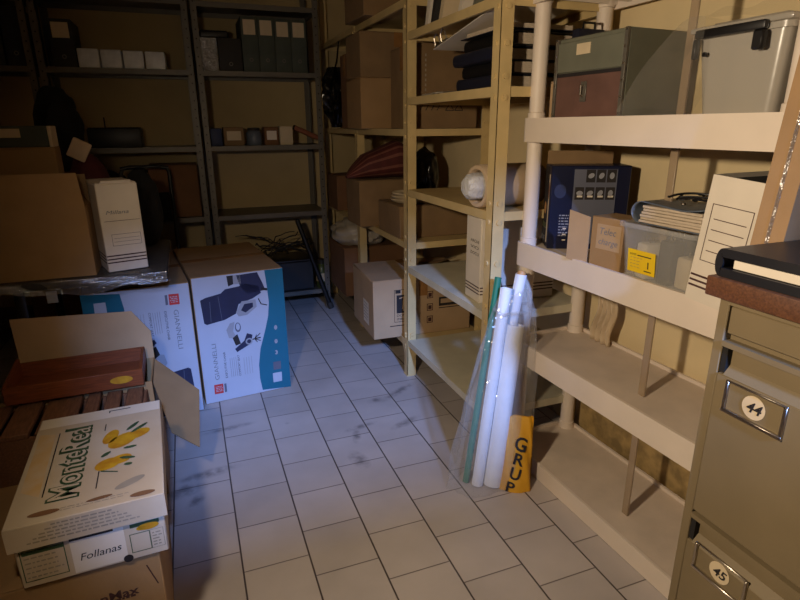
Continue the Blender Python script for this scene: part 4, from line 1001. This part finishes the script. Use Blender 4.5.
# rests on both boxes
zm = 1.1605
t = T('tool_case', 'low black case with handle on the left rack', 'case', (-.52, 3.83, zm))
MB().box(0, .29, 0, .24, 0, .112, 'black', .006, 2).build('body', t)
MB().box(.006, .284, .002, .236, .112, .118, 'black', .003).build('lid', t)
b = MB(); b.tube([(.10, .02, .117), (.10, .02, .15), (.10, .022, .175)], .004, 'black', 8); b.build('antenna', t)
def small(label, x, w, h, m, lm=None, cat='box', name='small_box', tilt=0.0, d=.14):
    t = T(name, label, cat, (x, 3.825, zm), 0, 'small items on the right rack', 0, tilt)
    MB().box(0, w, 0, d, 0, h, m, .004, 2).build('body', t)
    MB().box(.002, w - .002, .002, d - .002, h, h + .003, m, .001).build('lid', t)
    if lm:
        b = MB(); Decal(b, (0, 0, 0), (1, 0, 0), (0, 0, 1)).rect(w * .15, h * .3, w * .85, h * .8, lm); b.build('label_card', t, 'pale label')
small('small dull blue box at the left end of the middle shelf row', .172, .07, .105, 'bluebox')
small('small brown box with a pale label, next to the blue one', .252, .125, .112, 'card_d', 'label')
t = T('glass_jar', 'dark jar between the labelled brown box and the white box', 'jar', (.445, 3.88, zm), 0)
MB().lathe([(0, 0), (.046, 0), (.05, .006), (.05, .075), (.04, .088), (.036, .092), (.0, .092)], 'pouch', 26).build('body', t)
MB().lathe([(.041, .0925), (.041, .108), (.038, .110), (0, .110)], 'darkgrey', 26).build('lid', t)
small('white-labelled box right of the dark jar', .508, .09, .112, 'card_in', 'white')
small('plain pale box near the right end of the middle shelf row', .606, .085, .115, 'label')
t = T('wooden_bar', 'dark reddish wooden bar tilted at the right end of the middle shelf', 'bar', (.70, 3.85, zm + .098), 0, None, 0, .42)
MB().box(0, .185, 0, .05, 0, .03, 'redwood', .003).build('body', t)
b = MB(); b.box(.0, .006, -.001, .051, -.001, .031, 'gap', .002); b.build('end_cap', t)
# lower left rack
carton('brown carton on the lower shelf behind the black chair', -.22, .07, 3.85, 4.12, .7205, 1.05, 'card_in', tape=False)
blob('bin_bag', 'black bag on the lower shelf of the left rack', 'bag', (-.47, 3.97, .86), (.15, .13, .16), 'blackcloth', 31, .15, zmin=-.139)
t = T('plastic_crate', 'black crate low on the left rack under the chair', 'crate', (-.60, 3.83, .151))
b = MB(); b.box(0, .62, 0, .29, 0, .30, 'black', .006); b.build('body', t); b = MB(); b.box(-.006, .626, -.006, .296, .30, .316, 'black', .004); b.build('rim', t)
# black chair
t = T('stacking_chair', 'black tube-framed chair standing in front of the left rack', 'chair', (-.36, 3.31, 0))
for x in (0, .265):
    b = MB(); b.tube([(x, .36, 0), (x, .35, .44), (x, .37, .80), (x, .39, 1.02), (x + (.012 if x == 0 else -.012), .392, 1.045)], .0115, 'black', 10); b.build('back_leg', t)
    b = MB(); b.tube([(x, .02, 0), (x, .03, .44), (x, .34, .44)], .0115, 'black', 10); b.build('front_leg', t)
b = MB(); b.tube([(.0, .391, 1.043), (.05, .392, 1.052), (.215, .392, 1.052), (.265, .391, 1.043)], .0115, 'black', 10); b.build('top_rail', t)
MB().box(-.01, .275, .01, .36, .452, .485, 'blackcloth', .012, 3).build('seat', t)
b = MB(); b.box(.014, .251, .372, .384, .72, .90, 'blackcloth', .005, 2); b.build('backrest', t)
# things under the empty shelf of the right rack
t = T('plastic_crate', 'black crate under the tangle of wires on the right rack', 'crate', (.30, 3.83, .151))
b = MB(); b.box(0, .48, 0, .27, 0, .21, 'black', .006); b.build('body', t); b = MB(); b.box(-.006, .486, -.006, .276, .21, .226, 'black', .004); b.build('rim', t)
random.seed(11)
b = MB()
for k in range(16):
    x0, y0 = random.uniform(.04, .42), random.uniform(.05, .2); x1, y1 = random.uniform(-.05, .5), random.uniform(.02, .24); hh = random.uniform(.05, .25); ph = random.uniform(0, 6)
    b.tube([(x0 + (x1 - x0) * s_ + .03 * math.sin(7 * s_ + ph), y0 + (y1 - y0) * s_, .008 + hh * s_ * (1.2 - .5 * s_) + .015 * abs(math.sin(9 * s_ + ph))) for s_ in [q_ / 14 for q_ in range(15)]], .0035 if k % 3 else .006, 'darkgrey', 6)
o = b.build('wire_tangle'); tag(o, 'tangle of dark wires and rods under the empty rack shelf', 'wires', None, (.33, 3.84, .378))
t = T('black_pole', 'black pole leaning under the right rack shelf', 'pole', (.67, 3.79, .69)); t.rotation_mode = 'QUATERNION'
p1 = Vector((.885, 3.775, .008)); p0 = Vector((.675, 3.785, .668)); t.location = p1; t.rotation_quaternion = (p0 - p1).to_track_quat('Z', 'Y'); L = (p0 - p1).length
MB().lathe([(0, 0), (.016, 0), (.017, .01), (.017, L - .02), (.014, L), (0, L)], 'black', 18).build('shaft', t)
MB().lathe([(.0175, .0), (.021, .0), (.021, .04), (.0175, .045)], 'darkgrey', 18).build('collar', t)
t = T('glass_jar', 'greenish labelled jar on the bottom shelf of the right rack', 'jar', (.845, 3.86, .151))
MB().lathe([(0, 0), (.038, 0), (.042, .006), (.042, .14), (.03, .165), (.026, .17), (.026, .19), (0, .19)], 'jar', 26).build('body', t)
MB().lathe([(.029, .178), (.029, .205), (.026, .208), (0, .208)], 'darkgrey', 26).build('lid', t)
MB().lathe([(.0425, .05), (.0425, .11)], 'label', 26).build('paper_label', t)

# ------------------------------------------------------------------ light
def light(name, kind, loc_, energy, color, **kw):
    l = bpy.data.lights.new(name, kind); l.energy = energy; l.color = color
    for k, v in kw.items(): setattr(l, k, v)
    o = bpy.data.objects.new(name, l); COL.objects.link(o); o.location = loc_; return o
lamp = Vector((-.27, .60, 1.42))
o = light('work_lamp', 'SPOT', lamp, 70, (1.0, .81, .58), shadow_soft_size=.04, spot_size=math.radians(166), spot_blend=1.0)
o.rotation_euler = (Vector((1.2, 1.12, .88)) - lamp).to_track_quat('-Z', 'Y').to_euler()
src = Vector((.15, -3.7, 3.32))
o = light('daylight', 'SPOT', src, 2300, (.23, .41, 1.0), shadow_soft_size=.16, spot_size=math.radians(60), spot_blend=.3)
o.rotation_euler = (Vector((.5, 2.2, .3)) - src).to_track_quat('-Z', 'Y').to_euler()
wd = bpy.data.worlds.new('world'); scn.world = wd; wd.use_nodes = True
wd.node_tree.nodes['Background'].inputs[0].default_value = (.42, .44, .5, 1); wd.node_tree.nodes['Background'].inputs[1].default_value = .12

# ------------------------------------------------------------------ camera
yaw, pitch, roll, f = math.radians(20.655), math.radians(17.570), math.radians(-.407), 552.24
fwd = Vector((math.sin(yaw) * math.cos(pitch), math.cos(yaw) * math.cos(pitch), -math.sin(pitch))); right = Vector((math.cos(yaw), -math.sin(yaw), 0)); up = right.cross(fwd)
r2 = right * math.cos(roll) + up * math.sin(roll); u2 = -right * math.sin(roll) + up * math.cos(roll)
cam = bpy.data.cameras.new('camera'); co = bpy.data.objects.new('camera', cam); COL.objects.link(co)
cam.sensor_fit = 'HORIZONTAL'; cam.sensor_width = 36; cam.lens = f / 800 * 36; cam.clip_start = .02
co.matrix_world = Matrix(((r2.x, u2.x, -fwd.x, 0), (r2.y, u2.y, -fwd.y, 0), (r2.z, u2.z, -fwd.z, 1.28), (0, 0, 0, 1)))
scn.camera = co
scn.view_settings.view_transform = 'Standard'; scn.view_settings.look = 'None'; scn.view_settings.gamma = 1; scn.view_settings.use_curve_mapping = False
scn.view_settings.exposure = 0.0
